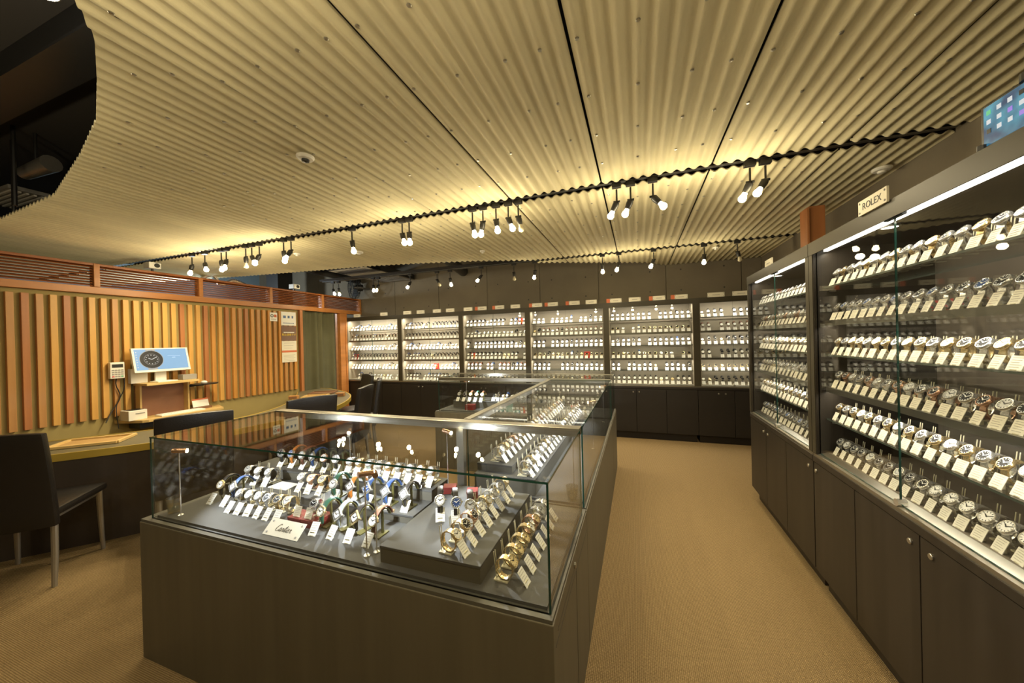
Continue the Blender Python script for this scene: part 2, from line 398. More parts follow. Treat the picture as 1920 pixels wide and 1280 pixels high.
# dark services in the voids above
duct = thing('air_duct', 'dark ventilation duct in the void above the ceiling cut-out', 'duct', (-4.9, .35, 2.72))
MB().box(-1.2, 1.6, -.25, .25, 0, .3).build('duct_body', 'dark_metal', duct, bevel=.01)
for x in (-1.0, -.2, .6, 1.4): MB().box(x, x+.05, -.27, .27, -.02, .32).build('flange', 'black_metal', duct)
dl = thing('pendant_spot', 'silver spot fitting inside the dark ceiling void at the left', 'lamp', (-4.25, 1.32, 2.83))
MB().cyl((-.18, 0, 0), (.14, .03, .03), .045, .06, 14).build('lamp_body', 'alu', dl, smooth=True)
MB().cyl((0, 0, .04), (0, 0, .32), .01, n=8).build('stem', 'black_metal', dl)
vp = thing('service_vent', 'grey slatted service panel deep inside the dark ceiling void', 'vent', (-5.05, 1.45, 2.78))
MB().box(-.35, .3, -.12, .1, 0, .03).build('frame', 'grey_plastic', vp)
for k in range(5): MB().box(-.32, .27, -.10+k*.04, -.085+k*.04, -.012, 0).build('slat', 'white_plastic', vp)
for i, (x, y) in enumerate(((-4.55, 1.30), (-4.25, 1.22))):
    tag(MB().cyl((x, y, 2.52), (x, y, 3.1), .012, n=8).build('hanger_rod', 'black_metal'), ('left' if i == 0 else 'right')+' black hanger rod in the dark ceiling void', 'rod')
vl = thing('void_spotlight', 'glaring spotlight in the dark ceiling void at the top left corner', 'lamp', (-2.11, .68, 2.83))
MB().cyl((0, 0, 0), (0, 0, .10), .05, .04, 14).build('lamp_body', 'black_metal', vl, smooth=True)
MB().lathe((0, 0, 0), (0, 0, -1), [(.046, -.004), (.044, .004), (0, .006)], 14).build('lens', 'bulb_on', vl, smooth=True)
MB().cyl((0, 0, .1), (0, 0, .27), .012, n=8).build('stem', 'black_metal', vl)
for i, (y, l) in enumerate(((.95, 'dark steel beam deep in the ceiling void, farther one'), (.2, 'dark steel beam deep in the ceiling void, nearer one'))):
    tag(MB().box(-7.5, -1.0, y-.05, y+.05, 2.92, 3.1).box(-7.5, -1.0, y-.09, y+.09, 2.90, 2.915).build('steel_beam', 'dark_metal'), l, 'beam')
# rear void: cassette grille, pipes
gr = thing('ceiling_grille', 'large grey slatted air grille in the rear ceiling opening', 'vent', (-4.25, 5.0, 2.62))
MB().box(-.36, .36, -.68, .6, .012, .10).build('housing', 'dark_metal', gr)
MB().box(-.36, .36, -.68, -.62, 0, .02).box(-.36, .36, .54, .6, 0, .02).box(-.36, -.31, -.62, .54, 0, .02).box(.31, .36, -.62, .54, 0, .02).build('frame', 'grille_grey', gr)
for k in range(11): MB().box(-.31, .31, -.60+k*.105, -.575+k*.105, 0, .012).build('slat', 'grille_grey', gr)
MB().box(-.31, .31, -.5, -.02, .002, .012).build('panel', 'grille_grey', gr)
for i, (a, b, r, l) in enumerate((((-2.6, 4.2, 2.74), (-2.9, 5.65, 2.7), .09, 'fat dark pipe crossing the rear ceiling opening beside the grille'),
                                ((-5.1, 4.0, 2.72), (-5.2, 5.6, 2.7), .06, 'dark pipe left of the rear ceiling grille'),
                                ((-5.35, 3.9, 2.66), (-3.9, 4.4, 2.72), .035, 'thin conduit crossing the corner above the fan'))):
    tag(MB().cyl(a, b, r, n=14).build('service_pipe', 'black_metal', smooth=True), l, 'pipe')

# ------------------------------------------------------------------ lighting tracks and lamps
def rail(y, x0, x1, zt, label):
    t = thing('lighting_track', label, 'light rail', ((x0+x1)/2, y, zt))
    h = (x1-x0)/2
    MB().box(-h, h, -.07, .07, .034, .05).box(-h, h, -.07, -.062, .019, .034).box(-h, h, .062, .07, .019, .034).build('slot_light_block', 'soffit', t)  # dark cover added over the slot so the gap stays unlit
    MB().box(-h, h, -.015, .015, .014, .034).build('rail', 'black_metal', t)
    MB().box(-h, h, -.018, -.015, .013, .017).build('edge_strip', 'steel_trim', t)
    return t
rail(Y1, -5.9, 1.60, 2.492, 'black lighting track in the front ceiling slot')
rail(Y2, -5.0, 1.50, 2.492, 'black lighting track in the rear ceiling slot')
bulb_prof = [(.013, 0), (.015, .012), (.021, .026), (.023, .036), (.020, .047), (.011, .055), (0, .057)]
bulb_me = {True: MB().lathe((0, 0, 0), (0, 0, -1), bulb_prof, 14).mesh('bulb', ['bulb_on'], True), False: MB().lathe((0, 0, 0), (0, 0, -1), bulb_prof, 14).mesh('bulb', ['bulb_off'], True)}
sock_me = MB().lathe((0, 0, .0), (0, 0, -1), [(0, -.004), (.012, -.004), (.02, .004), (.022, .02), (.019, .055), (.016, .06), (0, .06)], 12).mesh('socket', ['black_metal'], True)
knob_me = MB().cyl((-.022, 0, 0), (.022, 0, 0), .008, n=8).mesh('knuckle', ['black_metal'], True)
stem_me = MB().box(-.03, .03, -.017, .017, -.020, .014).cyl((0, 0, -.03), (0, 0, -.115), .006, n=8).mesh('stem', ['black_metal'])
def track_lamps(L, y, off, where, pw=None, pd=None):
    order = sorted(range(len(L)), key=lambda i: L[i][0]); rank = {i: k for k, i in enumerate(order)}
    for i, (xs, xb) in enumerate(L):
        lit = i not in off
        lab = f"{'lit' if lit else 'unlit'} black track lamp, {ORD[rank[i]]} from the left on the {where} track"
        t = thing('track_lamp', lab, 'spotlight', (xs, y, 2.492), group=f'lamps on the {where} lighting track')
        link('stem', stem_me, t)
        d = Vector((xb-xs, random.uniform(-.03, .03), ZB-(2.492-.115))).normalized()
        R = Vector((0, 0, -1)).rotation_difference(d).to_matrix().to_4x4()
        o = link('knuckle', knob_me, t, (0, 0, -.115))
        o = link('socket', sock_me, t); o.matrix_local = Matrix.Translation((0, 0, -.118)) @ R
        p = Vector((0, 0, -.118)) + d*.060
        o = link('bulb', bulb_me[lit], t); o.matrix_local = Matrix.Translation(p) @ R
        if lit:
            q = Vector((xs, y, 2.492)) + p + d*.115
            lamp('bulb_light', 'POINT', q, pw or P_TRACK, WARM, .03)
        lamp('beam', 'SPOT', q, pd or P_DOWN, WARM, .03, d.to_track_quat('-Z', 'Y').to_euler(), spot_size=math.radians(130), spot_blend=.9)
track_lamps(TRACK1, Y1, OFF1, 'front'); track_lamps(TRACK2, Y2, OFF2, 'rear')
# added third track, out of view, its lamps fill the front of the room
t = thing('lighting_track', 'added unseen black lighting track hanging above the photographer', 'light rail', (-1.2, .30, 2.492))
MB().box(-2.5, 2.4, -.015, .015, -.026, -.008).build('rail', 'black_metal', t)
track_lamps([(x, x) for x in (-3.4, -2.9, -2.2, -1.1, -.6, -.1, .5, .9)], .30, set(), 'added near', 6.4, 13)
# ceiling detectors
def disc(loc, r, label, dark=False):
    t = thing('ceiling_detector', label, 'detector', loc)
    MB().lathe((0, 0, 0), (0, 0, -1), [(r, 0), (r, .008), (r*.85, .016), (r*.5, .018), (0, .018)], 20).build('base', 'white_plastic', t, smooth=True)
    MB().lathe((0, 0, -.016), (0, 0, -1), [(r*.45, 0), (r*.4, .014), (0, .018)], 16).build('sensor', 'black_plastic' if dark else 'white_plastic', t, smooth=True)
disc((-1.70, 1.46, 2.49), .045, 'round white detector on the front ceiling boards', True)
disc((-2.94, 3.18, 2.49), .05, 'round detector behind the front track beside a lit lamp')
disc((1.50, 2.93, 2.49), .05, 'small round fitting on the ceiling above the right wall case')
disc((-1.66, 3.73, 2.49), .03, 'small detector on the ceiling between the two tracks')
disc((.9, 4.75, 2.49), .035, 'small detector behind the rear track near the right')
disc((-3.6, 2.95, 2.49), .035, 'small detector behind the front track at the left')

# ------------------------------------------------------------------ watches
N45 = Vector((0, -math.cos(math.radians(40)), math.sin(math.radians(40))))
def case_part(c, n, r, h, square=False):
    q = MB(); c = Vector(c)
    nn = 4 if square else 22
    if square: r *= 1.25
    q.lathe(c, n, [(0, 0), (r*.86, 0), (r, h*.25), (r, h*.6), (r*.95, h*.8), (r*.88, h), (r*.78, h), (r*.77, h*.86)], nn)
    a, b = basis(n)
    a = Vector((1, 0, 0)); b = Vector(n).cross(a).normalized()
    q.cyl(c+a*(r*.98)+Vector(n)*h*.45, c+a*(r*1.2)+Vector(n)*h*.45, r*.13, n=8)
    return q
def dial_part(c, n, r, h, square=False):
    q = MB(); c = Vector(c)+Vector(n)*h*.86; n = Vector(n).normalized()
    q.lathe(c, n, [(0, 0), (r*.78, 0), (r*.78, .0001)], 4 if square else 22, 0)
    a = Vector((1, 0, 0)); b = n.cross(a).normalized()
    F = Matrix(((a.x, b.x, n.x, c.x), (a.y, b.y, n.y, c.y), (a.z, b.z, n.z, c.z), (0, 0, 0, 1)))
    for k in range(12):
        T = F @ Matrix.Rotation(k*PI/6, 4, 'Z')
        q.box(-.0007, .0007, r*.54, r*.72, 0, .0006, 1, T)
    for ang, l, w_ in ((.95, .42, .0012), (-1.05, .62, .0009)):
        q.box(-w_, w_, -r*.1, r*l, .0006, .0012, 1, F @ Matrix.Rotation(ang, 4, 'Z'))
    return q
def loop_path(cy, cz, ry, rz, n=44):
    return [(cy+ry*math.cos(2*PI*i/n), cz+rz*math.sin(2*PI*i/n), (1.0 if i % 3 else .55)) for i in range(n)]
PROTO = {}
def proto(kind, metal, dial, marker, strap=None, r=.0195, square=False):
    key = (kind, metal, dial, marker, strap, r, square)
    if key in PROTO: return PROTO[key]
    parts = []
    if kind == 'loop':
        cy, cz, ry, rz = 0, .040, .027, .031
        c = (0, cy-ry*math.cos(math.radians(40))*1.02, cz+rz*math.sin(math.radians(40))*1.02)
        parts.append(('bracelet', MB().ribbon(loop_path(cy, cz, ry, rz), r*1.08, .005, closed=True).mesh('bracelet', [strap or metal], True, ang=60)))
        st = MB().box(-.014, .014, -.012, .034, 0, .004).ribbon([(.01, .004), (.018, .012), (.02, .03)], .012, .003)
        st.cyl((-.005, .028, .003), (-.005, .036, .082), .0014, n=6).cyl((.005, .028, .003), (.005, .036, .082), .0014, n=6)
        parts.append(('stand', st.mesh('stand', ['acrylic'])))
        n = N45
    else:  # 'arch': leather strap curved over a display form
        R = .052; a0, a1 = math.radians(195), math.radians(20)
        path = []
        for i in range(25):
            t = a0 + (a1-a0)*i/24; path.append((R*math.cos(t)*.85+.004, .035+R*math.sin(t)*1.05))
        n = Vector((0, -math.cos(math.radians(28)), math.sin(math.radians(28))))
        c = Vector((0, .004+R*.85*math.cos(math.radians(152)), .035+R*1.05*math.sin(math.radians(152))))
        parts.append(('strap', MB().ribbon(path, r*.92, .004).mesh('strap', [strap], True, ang=60)))
        inner = [(y*.86, .035+(z-.035)*.86) for y, z in path]
        ip = MB().ribbon(inner, .012, .003).box(-.012, .012, -.03, .02, 0, .004).box(-.004, .004, .0, .004, .003, .078)
        ip.cyl((0, -.032, .002), (.004, -.052, .045), .0012, n=6)
        parts.append(('stand', ip.mesh('stand', ['olive_pad'])))
        parts.append(('buckle', MB().ribbon([(.048, .050), (.052, .060)], r*1.05, .0055).mesh('buckle', [metal])))
    parts.append(('case', case_part(c, n, r, .010, square).mesh('case', [metal], True)))
    parts.append(('dial', dial_part(c, n, r, .010, square).mesh('dial', [dial, marker])))
    PROTO[key] = parts
    return parts
DN = {'dial_white': 'white', 'dial_black': 'black', 'dial_blue': 'blue', 'dial_gold': 'golden', 'dial_silver': 'silver'}
MN = {'steel': 'steel', 'gold': 'gold', 'rose': 'rose gold'}
def watch(spec, loc, rz, where, group):
    kind, metal, dial, strap = spec[:4]; r = spec[4] if len(spec) > 4 else .0195; sq = len(spec) > 5 and spec[5]
    mk = 'marker_dark' if dial in ('dial_white', 'dial_silver', 'dial_gold') else 'marker_light'
    look = f"{MN[metal]} watch, {DN[dial]} dial, " if not strap else f"{MN[metal]} watch on {strap.split('_')[-1]} strap, "
    t = thing('wristwatch', look+where, 'watch', loc, rz, group)
    for nm, me in proto(kind, metal, dial, mk, strap, r, sq): link(nm, me, t)
    return t
def tag_mesh(lean=-22, L=.044, w_=.020):
    q = MB(); T = Matrix.Rotation(math.radians(lean), 4, 'X')
    q.box(-w_, w_, -.0008, .0008, .0, L, 0, T)
    for k in range(5): q.box(-.0145, .0145-.004*(k % 3), -.0012, -.0008, L-.007-k*L*.16, L-.0055-k*L*.16, 1, T)
    q.box(-.009, .009, .006, .017, 0, .014, 2); q.box(-.008, .008, -.001, .008, 0, .003, 2)
    return q
TAG_MB = tag_mesh(); TAG = TAG_MB.mesh('price_card', ['paper', 'print_grey', 'acrylic'])
TAGW = tag_mesh(-36, .054, .0185).mesh('price_card', ['paper_white', 'print_grey', 'acrylic'])
def card(loc, rz, where, group, white=False):
    o = link('price_card', TAGW if white else TAG, None, loc); o.rotation_euler = (0, 0, rz)
    tag(o, 'white price card, '+where, 'price tag', group)
def rot(dx, dy, rz): c, s = math.cos(rz), math.sin(rz); return dx*c-dy*s, dx*s+dy*c
def row(n, a, b, z, rz, specs, where, group, back=.0, tagd=.060, cards=True, jit=.003, tagz=None, white=False, sub='from the far end', scale=1.):
    # n watches from point a to point b; each has a price card tagd metres in front of it
    ax = Vector(a); bx = Vector(b)
    for i in range(n):
        p = ax.lerp(bx, i/max(1, n-1)); j = random.uniform(-jit, jit); k = random.uniform(-.10, .10)
        wh = f"{ORD[i]} {sub}, {where}"
        watch(specs[i % len(specs)], (p.x+j*.3, p.y+j, z), rz+k, wh, group).scale = (scale,)*3
        if cards:
            dx, dy = rot(0, -tagd, rz)
            card((p.x+dx, p.y+dy+j, z if tagz is None else tagz), rz+random.uniform(-.12, .12), wh, 'price cards, '+group, white)

# low detail watches and cards for the far shelves (stuff)
def far_watch(kind):
    q = MB()
    if kind == 0:
        q.ribbon(loop_path(0, .036, .024, .029, 14), .017, .004, closed=True); c = Vector((0, -.019, .054))
        n = N45
    else:
        R = .05; path = [(R*math.cos(t)*.85+.004, .04+R*math.sin(t)*1.15) for t in [math.radians(200-170*i/9) for i in range(10)]]
        q.ribbon(path, .018, .004, 2); n = Vector((0, -.9, .42)); c = Vector((0, -.036, .064))
    q.lathe(c, n, [(.017, 0), (.0185, .004), (.016, .009), (.0145, .009)], 10, 0)
    q.lathe(c+n.normalized()*.0082, n, [(0, 0), (.0148, 0)], 10, 1)
    if kind == 0: q.box(-.006, .006, .02, .024, 0, .07, 3)
    return q
FW = [far_watch(0), far_watch(1)]
STUFF = {'w': MB(), 't': MB()}
SM = ['steel', 'dial_white', 'strap_black', 'acrylic', 'gold', 'dial_black', 'strap_brown', 'dial_silver', 'strap_blue', 'dial_gold']
def stuff_watch(kind, x, y, z, rz, s=1., metal=0, dial=1, strap=2):
    STUFF['w'].put(FW[kind], Matrix.Translation((x, y, z)) @ Matrix.Rotation(rz, 4, 'Z') @ Matrix.Scale(s, 4), {0: metal, 1: dial, 2: strap, 3: 3})
def stuff_tag(x, y, z, rz):
    STUFF['t'].put(TAG_MB, Matrix.Translation((x, y, z)) @ Matrix.Rotation(rz, 4, 'Z') @ Matrix.Scale(1.04, 4), {0: 0, 1: 1, 2: 2})

# ------------------------------------------------------------------ wall cases
def cam_lock(parent, p, ax):
    o = MB().lathe((0, 0, 0), ax, [(.011, 0), (.011, .004), (.009, .006), (0, .006)], 14).build('lock', 'steel_trim', parent, smooth=True, loc=p)
SHZ = [1.70, 1.515, 1.33, 1.15, .975]
def wall_case(name, label, width, depth, loc, rz, doors, locks, inside, dark, deep, group, joint=None, strip='line', kick=.1):
    """Case in local axes: X along the wall 0..width, front at y = 0, back at y = depth."""
    t = thing('wall_display_case', label, 'display case', loc, rz, group)
    W, D = width, depth; wd = 'cab_dark' if dark else 'cab_wood'; pf = .045
    fr = 'bronze_trim'
    b = MB().box(pf*.4, W-pf*.4, .02, D, kick, .745).box(pf*.4, W-pf*.4, .05, D, 0, kick)
    b.build('cupboard', wd, t)
    xs = [i*W/doors for i in range(doors+1)]
    for i in range(doors):
        d = MB().box(xs[i]+.0025, xs[i+1]-.0025, 0, .02, kick+.005, .715).build('door', wd, t, bevel=.0015)
        for lx in locks:
            if xs[i] <= lx < xs[i+1]: cam_lock(d, (lx, 0, .672), (0, -1, 0))
    MB().box(0, W, -.004, .024, .720, .752).build('counter_edge', wd, t, bevel=.002)
    MB().prism([(0, 0), (0, 0), (0, 0)], 0, 0) if False else None
    s = MB(); s.add([(0, 0, .752), (W, 0, .752), (W, 0, .768), (0, 0, .768), (0, .05, .786), (W, .05, .786), (W, .05, .752), (0, .05, .752)],
                    [(0, 1, 2, 3), (3, 2, 5, 4), (4, 5, 6, 7), (0, 3, 4, 7), (1, 6, 5, 2), (0, 7, 6, 1)])
    s.build('sill', 'steel_trim', t)
    MB().box(pf, W-pf, .05, D, .752, .786).build('deck', inside, t)
    MB().box(0, pf, 0, D, .768, 1.95).build('side_panel', 'cab_wood' if not dark else 'cab_inside', t)
    MB().box(W-pf, W, 0, D, .768, 1.95).build('side_panel', 'cab_wood' if not dark else 'cab_inside', t)
    MB().box(0, pf*.9, -.004, 0, .768, 1.95).build('front_post', fr, t); MB().box(W-pf*.9, W, -.004, 0, .768, 1.95).build('front_post', fr, t)
    MB().box(pf, W-pf, D-.015, D, .786, 1.95).build('back_panel', inside, t)
    MB().box(0, W, 0, D, 1.91, 1.955).build('top_board', 'cab_wood', t)
    MB().box(0, W, -.006, 0, 1.885, 1.955).build('top_rail', fr, t)
    # glass doors
    j = W/2 if joint is None else joint
    for a, c in ((pf, j-.0015), (j+.0015, W-pf)):
        g = MB().pane(a, c, .012, .018, .775, 1.905).build('glass_door', ['glass', 'glass_edge'], t)
        MB().box(c-.05 if a == pf else a, c if a == pf else a+.05, .008, .022, 1.885, 1.905).build('hinge_clip', 'dark_metal', g)
    MB().cyl((j, .0, .783), (j, .03, .783), .014, n=12).build('door_lock', 'steel', t, smooth=True)
    # shelves
    for i, z in enumerate(SHZ):
        if i in (1, 3):
            g = MB().box(pf+.002, W-pf-.002, .045, deep, z-.012, z).box(pf+.002, W-pf-.002, .045, .049, z-.028, z-.012).build('shelf_board', 'shelf_steel', t)
            MB().box(pf+.02, W-pf-.02, .053, .065, z-.018, z-.012).build('light_strip', 'strip_on', g)
        else:
            g = MB().pane(pf+.002, W-pf-.002, .045, deep, z-.008, z).build('glass_shelf', ['glass', 'shelf_edge'], t)
        MB().box(pf, pf+.012, .07, .095, z-.028, z-.017).box(W-pf-.012, W-pf, .07, .095, z-.028, z-.017).build('shelf_pin', 'steel_trim', g)
    MB().box(pf+.02, W-pf-.02, .04, .058, 1.892, 1.91).build('light_strip', 'strip_on', t)
    MB().lathe((W*.28, .12, 1.91), (0, 0, -1), [(.035, 0), (.035, .006), (.028, .008)], 16).lathe((W*.28, .12, 1.905), (0, 0, -1), [(.028, .002), (0, .003)], 16, 1).build('downlight', ['steel_trim', 'strip_on'], t, smooth=True)
    return t
# back wall: six cases; the front is at Y = 5.30
BX = [-5.27, -4.025, -2.79, -1.618, -.42, .758, 1.615]
nm = ['leftmost', 'second', 'third', 'fourth', 'fifth', 'sixth']
for i in range(6):
    W = BX[i+1]-BX[i]
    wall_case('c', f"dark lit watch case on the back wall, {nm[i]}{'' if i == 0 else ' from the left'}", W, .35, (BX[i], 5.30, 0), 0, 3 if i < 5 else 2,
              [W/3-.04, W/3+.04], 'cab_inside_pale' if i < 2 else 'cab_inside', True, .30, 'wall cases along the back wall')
    for zl, f in ((1.888, 1.0), (1.490, .8), (1.125, .8)):
        lamp('case_light', 'AREA', (BX[i]+W/2, 5.358, zl), P_BACK*W*f*(1.3 if i < 2 else .85), NEUT, (W-.14, .012), (math.radians(16), 0, 0))
    # watches and cards too small to pick apart
    rows = [1.70, 1.515, 1.33, 1.15, .975, .786]
    for k, z in enumerate(rows):
        n = int((W-.16)/.0655)
        style = random.choice([(0, 0, 1, 2), (1, 0, 1, 2), (1, 0, 1, 2), (1, 0, 5, 2), (1, 0, 1, 6), (0, 0, 7, 2), (0, 4, 5, 2)])
        if i == 4 and k == 0: style = (1, 0, 1, 2)
        if i == 0: style = [(0, 0, 1, 2), (1, 4, 5, 6), (0, 0, 1, 2), (1, 0, 5, 2), (0, 0, 1, 2), (0, 0, 7, 2)][k]
        if i == 1: style = [(1, 0, 5, 2), (1, 0, 5, 2), (0, 0, 1, 2), (1, 0, 5, 2), (0, 0, 1, 2), (1, 0, 1, 2)][k]
        for q in range(n):
            x = BX[i]+.085+q*(W-.17)/(n-1)
            if random.random() < .05: continue
            st = style if random.random() < .8 else random.choice([(0, 0, 1, 2), (1, 0, 5, 2), (0, 4, 9, 2), (1, 0, 1, 8)])
            stuff_watch(st[0], x, 5.44, z, random.uniform(-.1, .1), 1.17, st[1], st[2], st[3])
            stuff_tag(x, 5.37, z, random.uniform(-.1, .1))
# right wall: far case and near case, fronts at X = .935
XF = .935
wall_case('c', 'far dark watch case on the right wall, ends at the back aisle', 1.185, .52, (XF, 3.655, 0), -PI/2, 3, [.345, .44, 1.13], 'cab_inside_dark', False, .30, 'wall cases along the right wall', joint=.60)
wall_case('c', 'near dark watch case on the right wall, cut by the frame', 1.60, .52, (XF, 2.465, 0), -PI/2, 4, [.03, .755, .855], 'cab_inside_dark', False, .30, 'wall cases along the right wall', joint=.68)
for yc, ln in ((3.06, 1.05), (1.665, 1.48)):
    for zl, f in ((1.888, 1.2), (1.490, .9), (1.125, .9)):
        lamp('case_light', 'AREA', (XF+.058, yc, zl), P_RIGHT*f*ln, NEUT, (ln, .012), (math.radians(16), 0, -PI/2))
S_ = lambda m, d, s=None, r=.0195: ('loop', m, d, s, r)
ROWS_NEAR = [[S_('steel', 'dial_silver'), S_('gold', 'dial_white'), S_('steel', 'dial_black')],
             [S_('steel', 'dial_black'), S_('steel', 'dial_blue'), S_('steel', 'dial_black')],
             [S_('gold', 'dial_black'), S_('steel', 'dial_black'), S_('gold', 'dial_white')],
             [S_('steel', 'dial_black'), S_('rose', 'dial_black'), S_('steel', 'dial_silver')],
             [S_('gold', 'dial_black'), S_('steel', 'dial_black'), S_('gold', 'dial_black'), S_('steel', 'dial_white')],
             [S_('steel', 'dial_black'), S_('steel', 'dial_black'), S_('steel', 'dial_silver'), S_('steel', 'dial_black')]]
LEV = ['top shelf', 'second shelf', 'third shelf', 'fourth shelf', 'fifth shelf', 'bottom deck']
for k, z in enumerate([1.70, 1.515, 1.33, 1.15, .975, .786]):
    sp = ROWS_NEAR[k]
    n = 18
    if k == 5: sp = [S_('steel', 'dial_black'), S_('steel', 'dial_silver'), S_('steel', 'dial_black')]*3 + [S_('steel', 'dial_black')] + [S_('steel', 'dial_white', None, .0215)]*7
    row(n, (XF+.115, 2.375, 0), (XF+.115, 1.272, 0), z, -PI/2, sp, f'{LEV[k]}, near right wall case', f'watches on the {LEV[k]} of the near right case', tagd=.056, scale=1.16)
    sp = ROWS_NEAR[(k+2) % 6] if k not in (0, 4) else ROWS_NEAR[4]
    if k == 0:
        for q in range(17):
            y = 3.57-q*1.05/16; stuff_watch(0, XF+.115, y, z, -PI/2, 1.05, 0, random.choice((1, 5, 7))); stuff_tag(XF+.063, y, z, -PI/2)
    else:
        row(16, (XF+.115, 3.56, 0), (XF+.115, 2.53, 0), z, -PI/2, sp, f'{LEV[k]}, far right wall case', f'watches on the {LEV[k]} of the far right case', tagd=.056, scale=1.14)

# ------------------------------------------------------------------ island showcases (a U of three)
def showcase(label, x0, x1, y0, y1, glass_box, sides, name='glass_showcase', bar=None):
    t = thing('glass_showcase', label, 'showcase', ((x0+x1)/2, (y0+y1)/2, 0), group='showcases of the central island')
    ox, oy = (x0+x1)/2, (y0+y1)/2
    def B(): return MB()
    gx0, gx1, gy0, gy1 = glass_box
    MB().box(x0-ox, x1-ox, y0-oy, y1-oy, 0, .640).build('base', 'base_wood', t, bevel=.003)
    MB().box(x0-ox+.004, x1-ox-.004, y0-oy+.004, y1-oy-.004, .640, .652).build('ledge', 'pad_side', t)
    MB().box(gx0-ox+.012, gx1-ox-.012, gy0-oy+.012, gy1-oy-.012, .652, .662).build('deck', 'pad', t)
    ch = .0035
    if 'S' in sides: MB().pane(gx0-ox, gx1-ox, gy0-oy-ch, gy0-oy+ch, .652, 1.030).build('front_glass', ['glass', 'glass_edge'], t)
    if 'N' in sides: MB().pane(gx0-ox, gx1-ox, gy1-oy-ch, gy1-oy+ch, .652, 1.030).build('back_glass', ['glass', 'glass_edge'], t)
    if 'W' in sides: MB().pane(gx0-ox-ch, gx0-ox+ch, gy0-oy, gy1-oy, .652, 1.030).build('side_glass', ['glass', 'glass_edge'], t)
    if 'E' in sides: MB().pane(gx1-ox-ch, gx1-ox+ch, gy0-oy, gy1-oy, .652, 1.030).build('side_glass', ['glass', 'glass_edge'], t)
    MB().pane(gx0-ox-ch, gx1-ox+ch, gy0-oy-ch, gy1-oy+ch, 1.030, 1.037).build('top_glass', ['glass', 'glass_edge'], t)
    for bx in (bar or []): MB().box(bx[0]-ox, bx[1]-ox, bx[2]-oy, bx[3]-oy, bx[4], bx[5]).build('steel_bar', 'steel_trim', t, bevel=.002)
    return t
A = showcase('wide front glass watch showcase of the island, grey brown base', -2.225, -.24, .965, 1.66, (-2.175, -.255, .991, 1.60), 'SWE',
             bar=[(-2.175, -.255, 1.595, 1.655, 1.005, 1.042), (-1.985, -1.965, 1.60, 1.62, .66, 1.01), (-.885, -.845, 1.60, 1.63, .66, 1.01)])
# plinth recess, drawer line, door seam, lock on the aisle side
ax, ay = (-2.225-.24)/2, (.965+1.66)/2
MB().box(-.2405-ax, -.2395-ax, 1.02-ay, 1.30-ay, .585, .592).build('drawer_slot', 'black_plastic', A)
MB().box(-.2405-ax, -.2392-ax, .99-ay, 1.66-ay, .560, .563).box(-.2405-ax, -.2392-ax, 1.345-ay, 1.349-ay, 0, .56).build('door_seam', 'black_plastic', A)
cam_lock(A, (-.24-ax, 1.315-ay, .60), (1, 0, 0))
B_ = showcase('long right glass watch showcase running along the aisle', -.87, -.24, 1.665, 3.53, (-.855, -.255, 1.67, 3.52), 'WE',
              bar=[(-.875, -.835, 1.67, 3.52, 1.005, 1.042)])
C_ = showcase('rear glass watch showcase of the island, facing the aisle side', -2.225, -.24, 3.535, 4.12, (-2.18, -.255, 3.56, 4.08), 'SWNE',
              bar=[(-2.18, -.255, 3.555, 3.585, 1.005, 1.042), (-2.18, -.255, 4.06, 4.085, 1.005, 1.042)])
def riser(x0, x1, y0, y1, z1, label, z0=.662):
    t = thing('display_riser', label, 'riser', ((x0+x1)/2, (y0+y1)/2, z0), group='risers in the island showcases')
    hx, hy, h = (x1-x0)/2, (y1-y0)/2, z1-z0
    MB().box(-hx, hx, -hy, hy, 0, h-.010).build('box', 'pad_side', t)
    MB().box(-hx-.002, hx+.002, -hy-.002, hy+.002, h-.010, h).build('pad', 'pad', t, bevel=.002)
riser(-2.155, -1.57, 1.29, 1.43, .700, 'low grey riser at the left of the front showcase')
riser(-1.565, -.93, 1.285, 1.43, .700, 'low grey riser in the middle of the front showcase')
riser(-2.155, -.93, 1.432, 1.585, .750, 'taller grey back riser in the front showcase')
riser(-.890, -.495, 1.03, 1.585, .722, 'grey corner riser at the right of the front showcase')
riser(-.835, -.50, 1.70, 3.45, .745, 'long grey riser inside the aisle showcase')
riser(-.84, -.64, 1.75, 3.45, .785, 'narrow upper riser inside the aisle showcase', .745)
riser(-2.1, -.95, 3.75, 4.04, .745, 'grey riser inside the rear showcase')
G = 'watches in the front island showcase'
def rowx(n, x0, x1, y, z, specs, where, tagd=.06, rz=0., white=False, cards=True, group=G):
    row(n, (x0, y, 0), (x1, y, 0), z, rz, specs, where, group, tagd=tagd, white=True, cards=cards, sub='from left', jit=.002, scale=1.25 if specs[0][0] == 'arch' else 1.1)
A_ = lambda m, d, s, r=.0185, sq=False: ('arch', m, d, s, r, sq)
rowx(2, -2.05, -1.955, 1.255, .662, [A_('gold', 'dial_white', 'strap_black'), A_('steel', 'dial_silver', 'strap_blue', .0185, True)], 'left end of front showcase deck', tagd=.105)
rowx(6, -1.86, -1.545, 1.205, .662, [S_('steel', 'dial_silver'), S_('steel', 'dial_white'), S_('steel', 'dial_silver'), S_('steel', 'dial_black'), S_('gold', 'dial_black'), S_('gold', 'dial_silver')],
     'bracelet row at front showcase deck', tagd=.09)
rowx(4, -1.285, -1.01, 1.185, .662, [A_('gold', 'dial_white', 'strap_green'), A_('steel', 'dial_white', 'strap_grey', .0185, True), A_('gold', 'dial_silver', 'strap_black', .0185, True), A_('gold', 'dial_white', 'strap_brown')],
     'strap row, middle front showcase deck', tagd=.10)
rowx(3, -2.06, -1.90, 1.375, .700, [S_('steel', 'dial_silver'), S_('steel', 'dial_white'), S_('steel', 'dial_silver')], 'left low riser, front showcase', tagd=.058)
